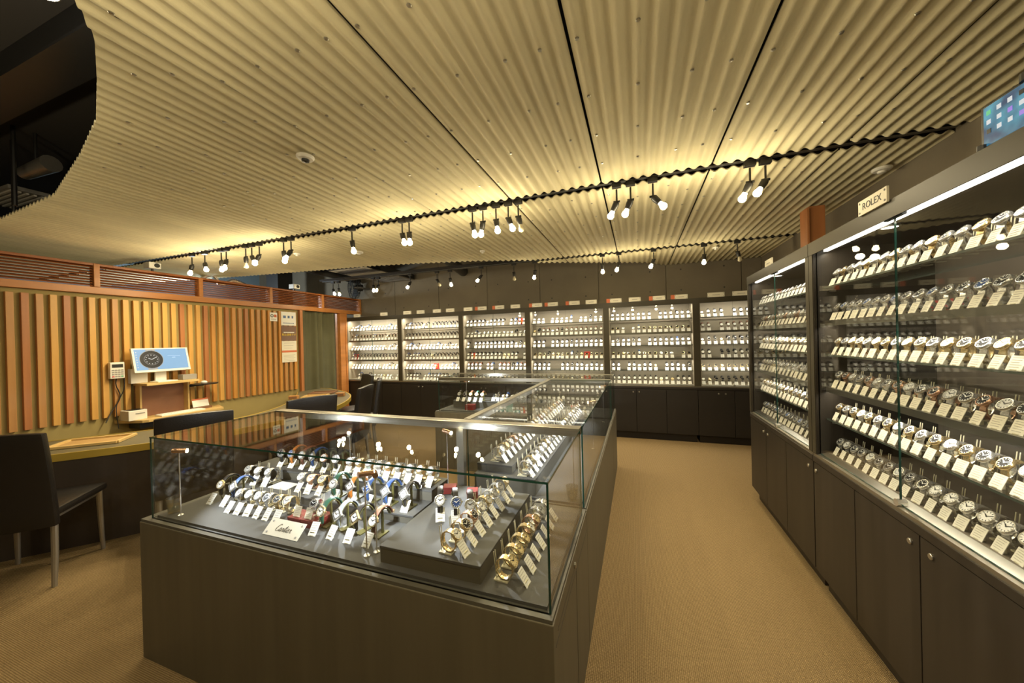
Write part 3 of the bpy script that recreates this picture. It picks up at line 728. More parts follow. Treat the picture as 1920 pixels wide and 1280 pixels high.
rowx(3, -1.66, -1.52, 1.375, .700, [S_('steel', 'dial_white'), S_('rose', 'dial_white'), S_('gold', 'dial_silver')], 'centre low riser, front showcase', tagd=.058, white=True)
rowx(5, -1.40, -.99, 1.355, .700, [A_('steel', 'dial_white', 'strap_green'), A_('steel', 'dial_white', 'strap_orange', .0185, True), A_('steel', 'dial_blue', 'strap_blue', .0185, True), A_('steel', 'dial_white', 'strap_blue', .0185, True), A_('steel', 'dial_white', 'strap_black', .0185, True)],
     'strap row, middle low riser, front showcase', tagd=.058, white=True)
rowx(6, -1.97, -1.56, 1.525, .750, [A_('steel', 'dial_black', 'strap_black'), A_('steel', 'dial_blue', 'strap_orange'), A_('steel', 'dial_silver', 'strap_brown'), A_('steel', 'dial_silver', 'strap_blue', .0185, True), A_('rose', 'dial_white', 'strap_black'), A_('steel', 'dial_white', 'strap_black')],
     'strap row, tall back riser', tagd=.062, white=True)
rowx(9, -1.48, -.97, 1.52, .750, [S_('steel', 'dial_silver'), S_('gold', 'dial_white'), S_('steel', 'dial_silver')], 'bracelet row, tall back riser', tagd=.062, white=True)
rowx(3, -.80, -.66, 1.30, .722, [A_('steel', 'dial_white', 'strap_black'), A_('steel', 'dial_blue', 'strap_black'), A_('steel', 'dial_silver', 'strap_black')], 'strap watches on the corner riser', tagd=.07, rz=.5)
def rowy(n, x, y0, y1, z, specs, where, group, tagd=.07):
    row(n, (x, y0, 0), (x, y1, 0), z, PI/2, specs, where, group, tagd=tagd, white=True, sub='from near end', jit=.002, scale=1.08)
GB = [S_('gold', 'dial_white'), S_('gold', 'dial_black', None, .021), S_('rose', 'dial_black'), S_('steel', 'dial_white'), S_('gold', 'dial_silver'), S_('steel', 'dial_silver'), S_('steel', 'dial_white')]
rowy(8, -.625, 1.065, 1.545, .722, GB, 'corner riser row, front showcase', G, .068)
GB2 = [S_('gold', 'dial_gold', None, .021), S_('gold', 'dial_gold'), S_('gold', 'dial_gold'), S_('gold', 'dial_white'), S_('rose', 'dial_gold'), S_('steel', 'dial_silver'), S_('steel', 'dial_white')]
rowy(7, -.425, 1.075, 1.50, .662, GB2, 'right deck row, front showcase', G, .08)
GW = 'watches in the aisle island showcase'
rowy(22, -.565, 1.74, 3.38, .745, [S_('steel', 'dial_silver'), S_('gold', 'dial_white'), S_('steel', 'dial_black'), S_('steel', 'dial_white')], 'lower row, aisle showcase', GW, .05)
rowy(22, -.74, 1.80, 3.40, .785, [S_('steel', 'dial_white'), S_('gold', 'dial_gold'), S_('steel', 'dial_silver'), S_('rose', 'dial_white')], 'upper row, aisle showcase', GW, .058)
GR = 'watches in the rear island showcase'
rowx(5, -2.02, -1.72, 3.80, .745, [A_('steel', 'dial_white', 'strap_black'), A_('steel', 'dial_black', 'strap_black'), A_('gold', 'dial_gold', 'strap_brown'), A_('gold', 'dial_gold', 'strap_green'), A_('gold', 'dial_white', 'strap_brown')], 'rear island showcase', tagd=.10, group=GR)
for q in range(16):
    stuff_watch(q % 2, -1.6+q*.055, 3.86, .745, 0, 1., random.choice((0, 4)), random.choice((1, 5, 7)), random.choice((2, 8)))
    stuff_tag(-1.6+q*.055, 3.79, .745, 0)
# red boxes, white card, brand card
def redbox(x, y, z, w_, d_, h, label, rz=0, mm='maroon'):
    t = thing('presentation_box', label, 'box', (x, y, z), rz)
    MB().box(-w_/2, w_/2, -d_/2, d_/2, 0, h*.6).build('box_base', mm, t, bevel=.002)
    MB().box(-w_/2-.001, w_/2+.001, -d_/2-.001, d_/2+.001, h*.62, h).build('box_lid', mm, t, bevel=.002)
redbox(-1.445, 1.17, .662, .075, .075, .028, 'small dark red box left of its twin in the front showcase')
redbox(-1.35, 1.17, .662, .085, .09, .034, 'dark red box beside the brand card in the front showcase')
watch(S_('steel', 'dial_black'), (-1.35, 1.175, .696), .2, 'standing on a dark red box', G)
card((-1.365, 1.135, .696), 0, 'standing on the larger dark red box', 'price cards on the red boxes')
card((-1.445, 1.145, .690), 0, 'standing on the smaller dark red box', 'price cards on the red boxes')
redbox(-.87, 1.50, .722, .06, .05, .032, 'dark red box on the corner riser of the front showcase', .4)
redbox(-.74, 1.48, .722, .05, .05, .036, 'red box behind the strap watches on the corner riser', .4)
redbox(-.595, 3.43, .745, .05, .05, .05, 'small red box at the far end of the aisle showcase', 0, 'red')
redbox(-1.83, 3.665, .662, .10, .08, .06, 'maroon block at the front of the rear showcase')
tag(MB().box(-.065, .065, -.04, .04, 0, .003).build('blank_card', 'paper_white', loc=(-1.80, 1.36, .700)), 'plain white card lying on the left low riser', 'card')
tag(MB().box(-.05, .05, -.04, .04, 0, .01, 0).build('teal_tray', 'teal', loc=(-1.25, 3.66, .662), bevel=.002), 'teal presentation tray in the rear showcase', 'tray')
for k, x in enumerate((-1.45, -1.35)):
    tag(MB().box(-.035, .035, -.02, .02, 0, .085, 0).box(-.036, .036, -.021, .021, .085, .1, 1).build('teal_box', ['teal', 'paper'], loc=(x, 3.66, .662), bevel=.002),
        ('left' if k == 0 else 'right')+' teal box of the pair standing in the rear showcase', 'box')
# brand card with script lettering
STROKES = [[(.86, 1.45), (.70, 1.62), (.42, 1.55), (.12, 1.1), (.0, .5), (.18, .06), (.5, .02), (.8, .22), (1.0, .42)],
           [(1.45, .80), (1.22, .86), (1.02, .58), (1.02, .16), (1.2, .02), (1.42, .36), (1.48, .82), (1.44, .2), (1.56, .03), (1.75, .3)],
           [(1.75, .3), (1.92, .86), (2.0, .74), (2.16, .74), (2.1, .3), (2.18, .04), (2.36, .25)],
           [(2.36, .25), (2.62, .9), (2.78, 1.5), (2.62, .7), (2.6, .12), (2.75, .03), (2.95, .3)], [(2.42, 1.0), (3.05, 1.08)],
           [(2.95, .3), (3.1, .8), (3.06, .2), (3.2, .04), (3.38, .25)], [(3.17, 1.12), (3.2, 1.2)],
           [(3.38, .25), (3.66, .62), (3.72, .82), (3.58, .86), (3.46, .5), (3.52, .1), (3.72, .03), (3.98, .3)],
           [(3.98, .3), (4.16, .88), (4.24, .74), (4.44, .78), (4.36, .3), (4.48, .06), (4.7, .2)]]
bc = thing('brand_card', 'large white script lettered name card at the front showcase edge', 'sign', (-1.405, 1.035, .663), 0)
bt = math.radians(-48)
MB().box(-.098, .098, -.001, .001, 0, .066, T=Matrix.Rotation(bt, 4, 'X')).build('card', 'paper', bc)
q = MB()
for st in STROKES:
    pts = catmull([(a, b, 0) for a, b in st], 5)
    q.tube([(p.x*.0185-.044+p.y*.004, -.0014, .021+p.y*.0165) for p in pts], .0010, 5, up=(0, 1, 0))
l = q.build('lettering', 'ink', bc); l.rotation_euler = (bt, 0, 0)
q = MB()
for x in (-.082, .082):
    for z in (.011, .055): q.lathe((x, -.001, z), (0, -1, 0), [(.0045, 0), (.004, .0015), (0, .002)], 10)
l = q.build('rivets', 'grey_plastic', bc); l.rotation_euler = (bt, 0, 0)
MB().box(-.05, .05, .02, .045, -.001, .012).build('foot', 'acrylic', bc)
# water glasses and pole lamps inside the cases
def cup(x, y, z, label):
    t = thing('water_glass', label, 'glass', (x, y, z))
    MB().lathe((0, 0, 0), (0, 0, 1), [(0, .001), (.022, .001), (.030, .07), (.028, .07), (.0205, .008), (0, .008)], 18).build('tumbler', 'clear', t, smooth=True)
    MB().lathe((0, 0, 0), (0, 0, 1), [(0, .009), (.0205, .009), (.0245, .035), (0, .035)], 18).build('water', 'clear', t, smooth=True)
cup(-2.12, 1.045, .662, 'small water glass at the left front corner of the showcase')
cup(-.315, 1.71, .662, 'small water glass beside the aisle at the showcase joint')
def pole(x, y, label, h=.30, aim=(0, 1), z=.662, power=P_POLE):
    t = thing('pole_lamp', label, 'lamp', (x, y, z), math.atan2(aim[1], aim[0]), 'pole lamps in the island showcases')
    MB().lathe((0, 0, 0), (0, 0, 1), [(0, 0), (.012, 0), (.012, .003), (.006, .008), (0, .008)], 14).build('base', 'steel', t, smooth=True)
    MB().cyl((0, 0, .005), (0, 0, h), .0028, n=8).build('pole', 'steel', t, smooth=True)
    MB().cyl((-.025, 0, h+.008), (.03, 0, h+.002), .0105, n=14).build('lamp_head', 'rose', t, smooth=True)
    MB().lathe((.03, 0, h+.002), (1, 0, -.1), [(.0095, 0), (.009, .003), (0, .004)], 12).build('lens', 'bulb_on', t, smooth=True)
    d = Vector((aim[0], aim[1], -.55)).normalized()
    lamp('pole_light', 'SPOT', Vector((x+aim[0]*.045, y+aim[1]*.045, z+h+.002)), power, (.93, .97, 1.0), .008, d.to_track_quat('-Z', 'Y').to_euler(), spot_size=math.radians(120), spot_blend=.6)
pole(-2.05, 1.035, 'slim pole lamp at the left front corner of the showcase', .30, (.8, .6))
pole(-.965, 1.045, 'slim pole lamp behind the middle of the front glass', .30, (.5, .86))
pole(-.945, 1.075, 'slim pole lamp just right of the middle one', .29, (-.7, .7))
pole(-.915, 1.56, 'slim pole lamp at the back corner of the front showcase', .33, (.95, -.3))
pole(-.31, 1.73, 'slim pole lamp by the water glass in the aisle showcase', .33, (-.6, .8))
pole(-.31, 2.55, 'slim pole lamp halfway along the aisle showcase', .33, (-.9, -.4))
pole(-.31, 3.38, 'slim pole lamp at the far end of the aisle showcase', .33, (-.9, -.4))
pole(-1.85, 3.61, 'slim pole lamp at the left of the rear showcase', .33, (.5, .85))
pole(-1.55, 1.57, 'slim pole lamp behind the strap watches on the back riser', .29, (.6, -.8), .662)

# stuff: everything on the far shelves in two meshes
tag(STUFF['w'].build('wristwatches', SM), 'small watches massed on the back wall shelves', 'watch', kind='stuff')
tag(STUFF['t'].build('price_cards', ['paper_white', 'print_grey', 'acrylic']), 'small price cards massed on the back wall shelves', 'price tag', kind='stuff')
# red boxes on the back shelves
for x, z, l in ((-5.13, 1.15, 'small red box at the left of the leftmost back case'), (-3.36, .975, 'red box among watches in the second back case'),
                (-1.76, 1.70, 'red box on the top shelf of the third back case'), (-2.62, 1.15, 'red box at the left of the third back case'),
                (-.72, 1.15, 'bright red box in the fourth back case')):
    t = thing('red_box', l, 'box', (x, 5.43, z)); MB().box(-.045, .045, -.012, .012, 0, .10).build('box_body', 'red', t, bevel=.002)
    MB().box(-.02, .02, -.0135, -.012, .03, .04).box(-.025, .025, -.0135, -.012, .055, .062).build('print', 'poster_yellow', t)
for y, l in ((1.83, 'bright red box lying on the second shelf of the near right case'),):
    redbox(XF+.20, y, 1.515, .05, .16, .05, l, 0, 'red')

# ------------------------------------------------------------------ signs on top of the cases
def plaque(x, y, z, wd, h, rz, label, txt=None, red=False, size=.03):
    t = thing('brand_plaque', label, 'sign', (x, y, z), rz, 'name plaques on the cases')
    MB().box(-wd/2, wd/2, -.004, .004, 0, h).box(-wd*.3, wd*.3, .004, .02, 0, .008).build('plate', 'paper', t, bevel=.001)
    if txt:
        me = text_mesh('lettering', txt, size, 'ink'); o = link('lettering', me, t, (0, -.0046, h*.5)); o.rotation_euler = (PI/2, 0, 0)
    else: MB().box(-wd*.22, wd*.22, -.005, -.004, h*.44, h*.56).build('lettering', 'print_grey', t)
    q = MB()
    for sx in (-1, 1):
        for zz in (.18, .82): q.lathe((sx*wd*.44, -.004, h*zz), (0, -1, 0), [(h*.075, 0), (h*.06, .002), (0, .003)], 8)
    q.build('rivets', 'grey_plastic', t)
    if red: MB().box(-wd/2-.05, -wd/2-.002, -.004, .004, 0, h).build('red_tab', 'poster_red', t)
SX = [-5.0, -4.38, -3.87, -3.59, -3.26, -3.0, -2.66, -2.40, -2.09, -1.82, -1.46, -1.21, -.88, -.63, -.28, -.02, .30, .58, 1.0, 1.29]
for i, x in enumerate(SX):
    plaque(x, 5.325, 1.955, .16 if i < 18 else .20, .062, random.uniform(-.06, .06), f'small name plaque on the back cases, {ORD[i]} from the left', red=i in (7, 8, 10, 11, 12, 14, 16, 17))
plaque(XF-.012, 1.863, 1.948, .185, .062, -PI/2, 'white name plaque in capitals on the near right case', 'ROLEX', size=.040)
plaque(XF+.02, 3.18, 1.955, .15, .06, -PI/2, 'small name plaque on the far right case')
# tablet leaning above the near case
tb = thing('tablet', 'tablet with glowing blue home screen above the right case', 'tablet', (XF+.01, 1.325, 1.957), -PI/2)
MB().box(-.088, .088, 0, .012, 0, .125).build('body', 'black_plastic', tb, bevel=.003)
MB().box(-.078, .078, -.001, 0, .008, .117).build('screen', 'tablet_screen', tb)
cols = ['screen_green', 'screen_white', 'screen_white', 'screen_dark', 'screen_white', 'screen_white', 'screen_white', 'screen_purple', 'screen_white', 'screen_white', 'screen_dark', 'screen_white', 'screen_white', 'screen_purple', 'screen_white']
for i in range(15):
    x = -.062+(i % 5)*.030; z = .098-(i//5)*.026
    MB().box(x-.006, x+.006, -.002, -.001, z-.006, z+.006).build('app_icon', cols[i], tb)
MB().cyl((.04, .012, .12), (.04, .012, .14), .022, n=14).cyl((-.08, -.004, -.0), (-.08, -.004, .015), .01, n=10).build('clamp', 'black_plastic', tb)
# reddish timber upstand between the far case and the ceiling
tag(MB().box(1.345, 1.455, 3.54, 3.65, 1.957, 2.482).box(1.325, 1.345, 3.52, 3.65, 1.957, 2.47).build('timber_upstand', 'wood_red', bevel=.004), 'red brown timber box on the far right case reaching the ceiling', 'timber post')

# ------------------------------------------------------------------ consulting desk
outer = [(-4.75, .2), (-4.52, .62), (-4.26, 1.02), (-4.01, 1.305), (-3.72, 1.65), (-3.52, 2.03), (-3.42, 2.5), (-3.38, 2.9), (-3.43, 3.2), (-3.66, 3.66), (-4.02, 4.10), (-4.5, 4.42), (-5.0, 4.62), (-5.20, 4.64)]
inner = [(-5.20, 4.22), (-4.80, 3.86), (-4.42, 3.47), (-4.12, 3.02), (-3.99, 2.62), (-4.02, 2.36), (-4.26, 1.97), (-4.62, 1.51), (-4.95, 1.1), (-5.2, .72)]
po = [(p.x, p.y) for p in catmull([(a, b, 0) for a, b in outer], 6)]; pi_ = [(p.x, p.y) for p in catmull([(a, b, 0) for a, b in inner], 6)]
desk = thing('consulting_desk', 'long curved desk with brass edge in front of the slatted wall', 'desk', (0, 0, 0))
def strip(mb, pts, z0, z1, th, m=0):
    n = len(pts); vs = []
    for i, (x, y) in enumerate(pts):
        a = pts[min(i+1, n-1)]; b = pts[max(i-1, 0)]; t = Vector((a[0]-b[0], a[1]-b[1], 0)).normalized(); nx, ny = t.y, -t.x
        vs += [(x, y, z0), (x, y, z1), (x+nx*th, y+ny*th, z1), (x+nx*th, y+ny*th, z0)]
    fs = []
    for i in range(n-1):
        for k in range(4): fs.append((i*4+k, i*4+(k+1) % 4, i*4+4+(k+1) % 4, i*4+4+k))
    fs += [(0, 1, 2, 3), tuple((n-1)*4+k for k in (3, 2, 1, 0))]
    mb.add(vs, fs, m)
tp = MB()
nO, nI = len(po), len(pi_)
# worktop as a band between the outer and the inner curve
def resample(p, n):
    L = [0]
    for a, b in zip(p[:-1], p[1:]): L.append(L[-1]+math.dist(a, b))
    out = []
    for i in range(n):
        t = L[-1]*i/(n-1); j = max(k for k in range(len(L)) if L[k] <= t+1e-9); j = min(j, len(p)-2)
        u = (t-L[j])/(L[j+1]-L[j]); out.append((p[j][0]*(1-u)+p[j+1][0]*u, p[j][1]*(1-u)+p[j+1][1]*u))
    return out
a_, b_ = resample(po, 70), resample(list(reversed(pi_)), 70)
for i in range(69):
    tp.add([(*a_[i], .698), (*a_[i+1], .698), (*b_[i+1], .698), (*b_[i], .698), (*a_[i], .66), (*a_[i+1], .66), (*b_[i+1], .66), (*b_[i], .66)], [(0, 1, 2, 3), (7, 6, 5, 4)])
tp.build('worktop', 'desk_top', desk)
q = MB(); strip(q, a_, .648, .702, .012); q.build('brass_edge', 'brass', desk, smooth=True)
q = MB(); strip(q, [(x, y) for x, y in b_], .66, .703, -.008); q.build('inner_brass_edge', 'brass', desk, smooth=True)
q = MB(); strip(q, resample(po[:int(nO*.66)], 40), 0, .648, .006); q.build('front_panel', 'desk_panel', desk, smooth=True)
MB().cyl((-4.2, 4.05, 0), (-4.2, 4.05, .66), .04, n=16).build('leg', 'alu', desk, smooth=True)
def tray(x, y, z, wx, wy, rz, label, mm='tan_leather'):
    t = thing('desk_tray', label, 'tray', (x, y, z), rz)
    MB().box(-wx/2, wx/2, -wy/2, wy/2, 0, .006).build('tray_bed', mm, t)
    q = MB()
    for s in (-1, 1):
        q.box(-wx/2, wx/2, s*wy/2-.012, s*wy/2+.012, 0, .02); q.box(s*wx/2-.012, s*wx/2+.012, -wy/2, wy/2, 0, .02)
    q.build('rim', 'tan_dark' if mm == 'tan_dark' else 'wood_light', t, bevel=.002)
tray(-4.21, 1.56, .700, .27, .40, -.80, 'tan wooden tray at the near end of the desk')
tray(-4.62, 4.17, .700, .34, .25, .55, 'dark rimmed tan tray at the far end of the desk', 'tan_dark')
tray(-4.42, 3.86, .700, .30, .22, .55, 'tan tray behind the third chair on the desk')
for i, (x, y) in enumerate(((-4.55, 3.62), (-4.08, 3.98))):
    t = thing('wooden_stand', ('left' if i == 0 else 'right')+' small wooden block stand at the far end of the desk', 'stand', (x, y, .700), .5)
    MB().box(-.06, .06, -.03, .03, 0, .05).build('block', 'wood_brown', t, bevel=.004); MB().box(-.05, .05, -.034, -.03, .01, .04).build('plate', 'tan_dark', t)

# ------------------------------------------------------------------ chairs (one modelled, others copied part by part)
def chair_parts():
    P = []
    q = MB(); nx, nz = 8, 7; vs = []
    for j in range(nz+1):
        tz = j/nz; z = .37+tz*.59; y = -.225-.075*tz**1.4
        for i in range(nx+1):
            x = (-.5+i/nx)*(.45-.01*tz); c = -.020*math.cos(PI*x/.45)
            vs.append((x, y+c, z+(.012*math.cos(PI*x/.45) if j == nz else 0)))
    n = len(vs); vs2 = [(x, y+.045, z) for x, y, z in vs]
    fs = []
    for j in range(nz):
        for i in range(nx):
            a = j*(nx+1)+i; f = (a, a+1, a+nx+2, a+nx+1); fs.append(f); fs.append(tuple(n+k for k in reversed(f)))
    for i in range(nx):
        a = i; fs.append((a+1, a, n+a, n+a+1)); a = nz*(nx+1)+i; fs.append((a, a+1, n+a+1, n+a))
    for j in range(nz):
        a = j*(nx+1); fs.append((a, a+nx+1, n+a+nx+1, n+a)); a += nx; fs.append((a+nx+1, a, n+a, n+a+nx+1))
    q.add(vs+vs2, fs); P.append(('backrest', q.mesh('backrest', ['leather'], True, .010, ang=50), (0, 0, 0)))
    q = MB().box(-.225, .225, -.20, .26, .425, .475); P.append(('seat', q.mesh('seat', ['leather'], True, .018, ang=50), (0, 0, 0)))
    for s in (-1, 1):
        P.append(('leg', MB().tube([(s*.200, -.19, .40), (s*.205, -.20, .2), (s*.213, -.225, 0)], [.017, .016, .013], 10).mesh('leg', ['alu'], True), (0, 0, 0)))
        P.append(('leg', MB().tube([(s*.205, .20, .43), (s*.209, .205, .2), (s*.213, .213, 0)], [.017, .015, .012], 10).mesh('leg', ['alu'], True), (0, 0, 0)))
        P.append(('side_rail', MB().box(s*.195-.008, s*.195+.008, -.2, .21, .405, .425).mesh('side_rail', ['alu']), (0, 0, 0)))
    return P
CP = chair_parts()
for (x, y, dx, dy, l) in ((-3.73, 1.11, -.67, .74, 'black leather chair at the left edge in front of the desk'),
                          (-3.34, 1.78, -.91, .41, 'black leather chair behind the left end of the front showcase'),
                          (-3.13, 2.56, -.95, .31, 'black leather chair before the far half of the desk, third along'),
                          (-3.22, 3.16, -.92, -.39, 'black leather chair whose back shows a bright curved top edge'),
                          (-4.16, 4.24, -.48, -.88, 'black leather chair beyond the rounded desk end'),
                          (-3.58, 3.78, -.757, -.65, 'black leather chair seen edge-on beside the desk end')):
    t = thing('leather_chair', l, 'chair', (x, y, 0), math.atan2(-dx, dy), 'chairs along the desk')
    for nme, me, lo in CP: link(nme, me, t, lo)

# ------------------------------------------------------------------ wall desk: shelves, monitor, terminal, printer
WX = XL+.035
sh = thing('wall_desk', 'timber wall desk with upper shelf fixed to the slatted wall', 'shelf', (WX, 2.45, 0))
MB().add(*(lambda P: ([(x, y, z) for z in (.672, .700) for x, y in P], [(4, 3, 2, 1, 0), (5, 6, 7, 8, 9)] + [(i, (i+1) % 5, 5+(i+1) % 5, 5+i) for i in range(5)]))
         ([(0, -.36), (.27, -.26), (.30, -.22), (.30, .50), (0, .62)])).build('desk_board', 'wood_light', sh, bevel=.002)
MB().box(0, .26, -.21, .27, 1.055, 1.08).build('upper_shelf', 'wood_light', sh, bevel=.002)
MB().box(.0, .018, -.2, .26, .70, 1.055).build('back_board', 'board_brown', sh)
for y in (-.19, .245): MB().box(.018, .10, y-.008, y+.008, .70, 1.055).build('upright', 'wood_light', sh)
MB().box(0, .2, -.25, .4, .60, .672).build('drawer_box', 'black_plastic', sh)
mt = thing('desktop_monitor', 'white desktop monitor showing a large watch on blue', 'monitor', (WX+.13, 2.44, 1.08), 0)
TT = Matrix.Translation((.0, 0, .25)) @ Matrix.Rotation(math.radians(-14), 4, 'Y') @ Matrix.Rotation(math.radians(0), 4, 'Z')
def flat(parent, name, mm, y0, y1, z0, z1, x0, x1, T=TT): MB().box(x0, x1, y0, y1, z0, z1, T=T).build(name, mm, parent)
flat(mt, 'bezel', 'white_plastic', -.25, .25, -.135, .135, -.03, 0)
flat(mt, 'screen', 'screen_blue', -.232, .232, -.112, .122, 0, .001)
def fdisc(parent, name, mm, cy, cz, r, x, n=26, T=TT, sy=1.):
    MB().add([T @ Vector((x, cy+sy*r*math.cos(2*PI*i/n), cz+r*math.sin(2*PI*i/n))) for i in range(n)], [tuple(range(n))]).build(name, mm, parent)
flat(mt, 'watch_band_picture', 'screen_grey', -.135, -.055, -.112, .122, .001, .0014)
fdisc(mt, 'watch_case_picture', 'screen_grey', -.095, .005, .104, .0018)
fdisc(mt, 'watch_bezel_picture', 'screen_dark', -.095, .005, .099, .0022)
fdisc(mt, 'watch_ring_picture', 'screen_grey', -.095, .005, .0645, .0026)
fdisc(mt, 'watch_dial_picture', 'screen_dark', -.095, .005, .062, .0030)
q = MB()
for k in range(12):
    t_ = k*PI/6; c = Vector((.0034, -.095+.05*math.cos(t_), .005+.05*math.sin(t_)))
    q.add([TT @ (c+Vector((0, .005*math.cos(a), .005*math.sin(a)))) for a in [i*PI/3 for i in range(6)]], [tuple(range(6))])
for a, l in ((.5, .045), (2.6, .03)):
    d = Vector((0, math.cos(a), math.sin(a))); n_ = Vector((0, -d.z, d.y))*.003; c = Vector((.0036, -.095, .005))
    q.add([TT @ p for p in (c-n_, c+n_, c+d*l+n_, c+d*l-n_)], [(0, 1, 2, 3)])
q.build('watch_hands_picture', 'screen_white', mt)
flat(mt, 'caption_line', 'screen_pale', .05, .17, .04, .043, .001, .0015); flat(mt, 'caption_mark', 'screen_pale', .09, .12, .018, .024, .001, .0015)
for k in range(7): flat(mt, 'desktop_icon', 'screen_white', -.222, -.212, .085-k*.028, .093-k*.028, .001, .0015)
MB().box(-.06, .10, -.09, .09, 0, .012).build('stand_foot', 'white_plastic', mt, bevel=.004)
MB().box(-.06, -.035, -.05, .05, .01, .25).build('stand_neck', 'white_plastic', mt, bevel=.004)
pcb = tag(MB().box(0, .06, -.08, .06, 0, .16, 0).build('white_router', 'white_plastic', loc=(WX+.002, 2.28, 1.08), bevel=.006), 'white boxy device behind the left of the monitor', 'router')
tag(MB().box(-.05, .05, -.07, .07, 0, .06, 0).build('grey_box', 'grey_plastic', loc=(WX+.15, 2.66, 1.08), bevel=.004), 'small grey box under the right of the monitor', 'box')
cr = thing('card_terminal', 'white card terminal hung left of the monitor', 'card reader', (WX+.01, 2.10, 1.22))
MB().box(0, .05, -.055, .055, -.07, .10).build('body', 'white_plastic', cr, bevel=.006)
MB().box(.05, .052, -.042, .042, .045, .08).build('display', 'black_plastic', cr)
for i in range(4):
    for j in range(4):
        MB().box(.05, .054, -.043+i*.023, -.026+i*.023, -.055+j*.022, -.042+j*.022).build('key', 'key_red' if (i, j) == (0, 0) else 'key_green' if (i, j) == (3, 0) else 'grey_plastic', cr)
pr_ = thing('receipt_printer', 'small white receipt printer on the wall desk', 'printer', (WX+.12, 2.19, .700))
MB().box(-.08, .08, -.075, .075, 0, .105).build('body', 'white_plastic', pr_, bevel=.006)
MB().box(-.06, .06, -.055, .055, .105, .108).build('lid_window', 'black_plastic', pr_)
MB().box(.08, .083, -.02, .055, .065, .075).build('paper_slot', 'grey_plastic', pr_)
kb = thing('keyboard', 'long white keyboard on the wall desk', 'keyboard', (WX+.19, 2.57, .700))
MB().box(-.065, .065, -.21, .21, 0, .016).build('body', 'white_plastic', kb, bevel=.004)
q = MB()
for i in range(14):
    for j in range(4): q.box(-.055+j*.027, -.033+j*.027, -.20+i*.0285, -.176+i*.0285, .016, .02)
q.build('keys', 'paper_white', kb)['kind'] = 'stuff'
tr = thing('round_tray', 'dark round shelf tray holding a mouse right of the monitor', 'tray', (WX+.14, 2.84, 1.0))
MB().lathe((0, 0, 0), (0, 0, 1), [(0, 0), (.13, 0), (.135, .012), (.12, .014), (0, .014)], 24).build('plate', 'black_plastic', tr, smooth=True)
MB().box(-.14, -.10, -.15, .05, -.025, 0).build('bracket', 'black_metal', tr)
ms = thing('mouse', 'white mouse on the dark round tray', 'mouse', (WX+.15, 2.83, 1.014))
MB().lathe((0, 0, 0), (0, 0, 1), [(.026, 0), (.03, .012), (.02, .028), (0, .033)], 16).build('shell', 'white_plastic', ms, smooth=True).scale = (1.5, 1, 1)
nb = thing('notice_card', 'white and orange notice card leaning on the wall desk', 'card', (WX+.10, 2.82, .725))
MB().box(-.002, .002, -.085, .085, 0, .10, T=Matrix.Rotation(math.radians(-16), 4, 'Y')).build('card', 'paper_white', nb)
MB().box(.002, .0026, -.085, .085, .082, .10, T=Matrix.Rotation(math.radians(-16), 4, 'Y')).build('header', 'poster_red', nb)
MB().box(-.06, .05, -.09, .09, -.025, 0).build('holder', 'tan_dark', nb)
cb = thing('cable', 'dark cables hanging beside the card terminal', 'cable', (WX+.02, 2.1, 0))
MB().tube(catmull([(0, .04, 1.3), (0, .0, 1.1), (.0, .03, .95), (0, -.04, .8), (.02, -.09, .70)], 6), .005, 6).tube(catmull([(.0, .05, 1.28), (.01, .06, 1.05), (.0, .0, .85), (.03, .0, .62)], 6), .004, 6).build('cords', 'black_plastic', cb)
# posters on the slats
po_ = thing('poster_strip', 'tall strip of four notices on the slatted wall by the curtain', 'poster', (WX+.004, 4.09, 0))
for z0, z1, mm in ((1.77, 1.985, 'paper_white'), (1.53, 1.76, 'poster_brown'), (1.35, 1.525, 'paper'), (1.19, 1.345, 'paper')):
    MB().box(0, .003, -.125, .125, z0, z1).build('sheet', mm, po_)
def ptxt(body, size, mm, y, z):
    o = link('lettering', text_mesh('lettering', body, size, mm), po_, (.0038, y, z)); o.rotation_euler = (PI/2, 0, PI/2)
ptxt('税込価格です', .040, 'poster_yellow', 0, 1.622)
MB().box(.003, .0036, -.09, .09, 1.655, 1.668).build('print_line', 'paper_white', po_)
q = MB()
for k in range(9): q.box(.003, .0036, -.095+k*.0215, -.083+k*.0215, 1.80, 1.815)
for k, (y, w_) in enumerate(((-.07, .045), (.0, .035), (.065, .025))): q.box(.003, .0036, y-w_/2, y+w_/2, 1.885, 1.925)
q.build('print_marks', 'print_blue', po_)
q = MB()
for k in range(3): q.box(.003, .0036, -.09, .09-.02*k, 1.49-k*.04, 1.494-k*.04)
for k in range(5): q.box(.003, .0036, -.10, .10-.03*(k % 2), 1.30-k*.022, 1.304-k*.022)
q.build('print_lines', 'print_grey', po_)
MB().box(.003, .005, -.125, .125, 1.345, 1.375).build('red_band', 'poster_red', po_)
stk = thing('sticker', 'small white square notice with two round marks on the slats', 'poster', (WX+.004, 3.845, 1.83))
MB().box(0, .003, -.058, .058, 0, .13).build('sheet', 'paper_white', stk)
MB().lathe((.003, -.025, .08), (1, 0, 0), [(.024, 0), (.024, .001), (.014, .001), (.014, 0)], 18).build('ring_mark', 'ink', stk)
MB().box(.003, .004, .006, .046, .06, .10).build('red_mark', 'poster_red', stk)
MB().box(.003, .004, -.04, .04, .025, .035).build('print_line', 'print_grey', stk)
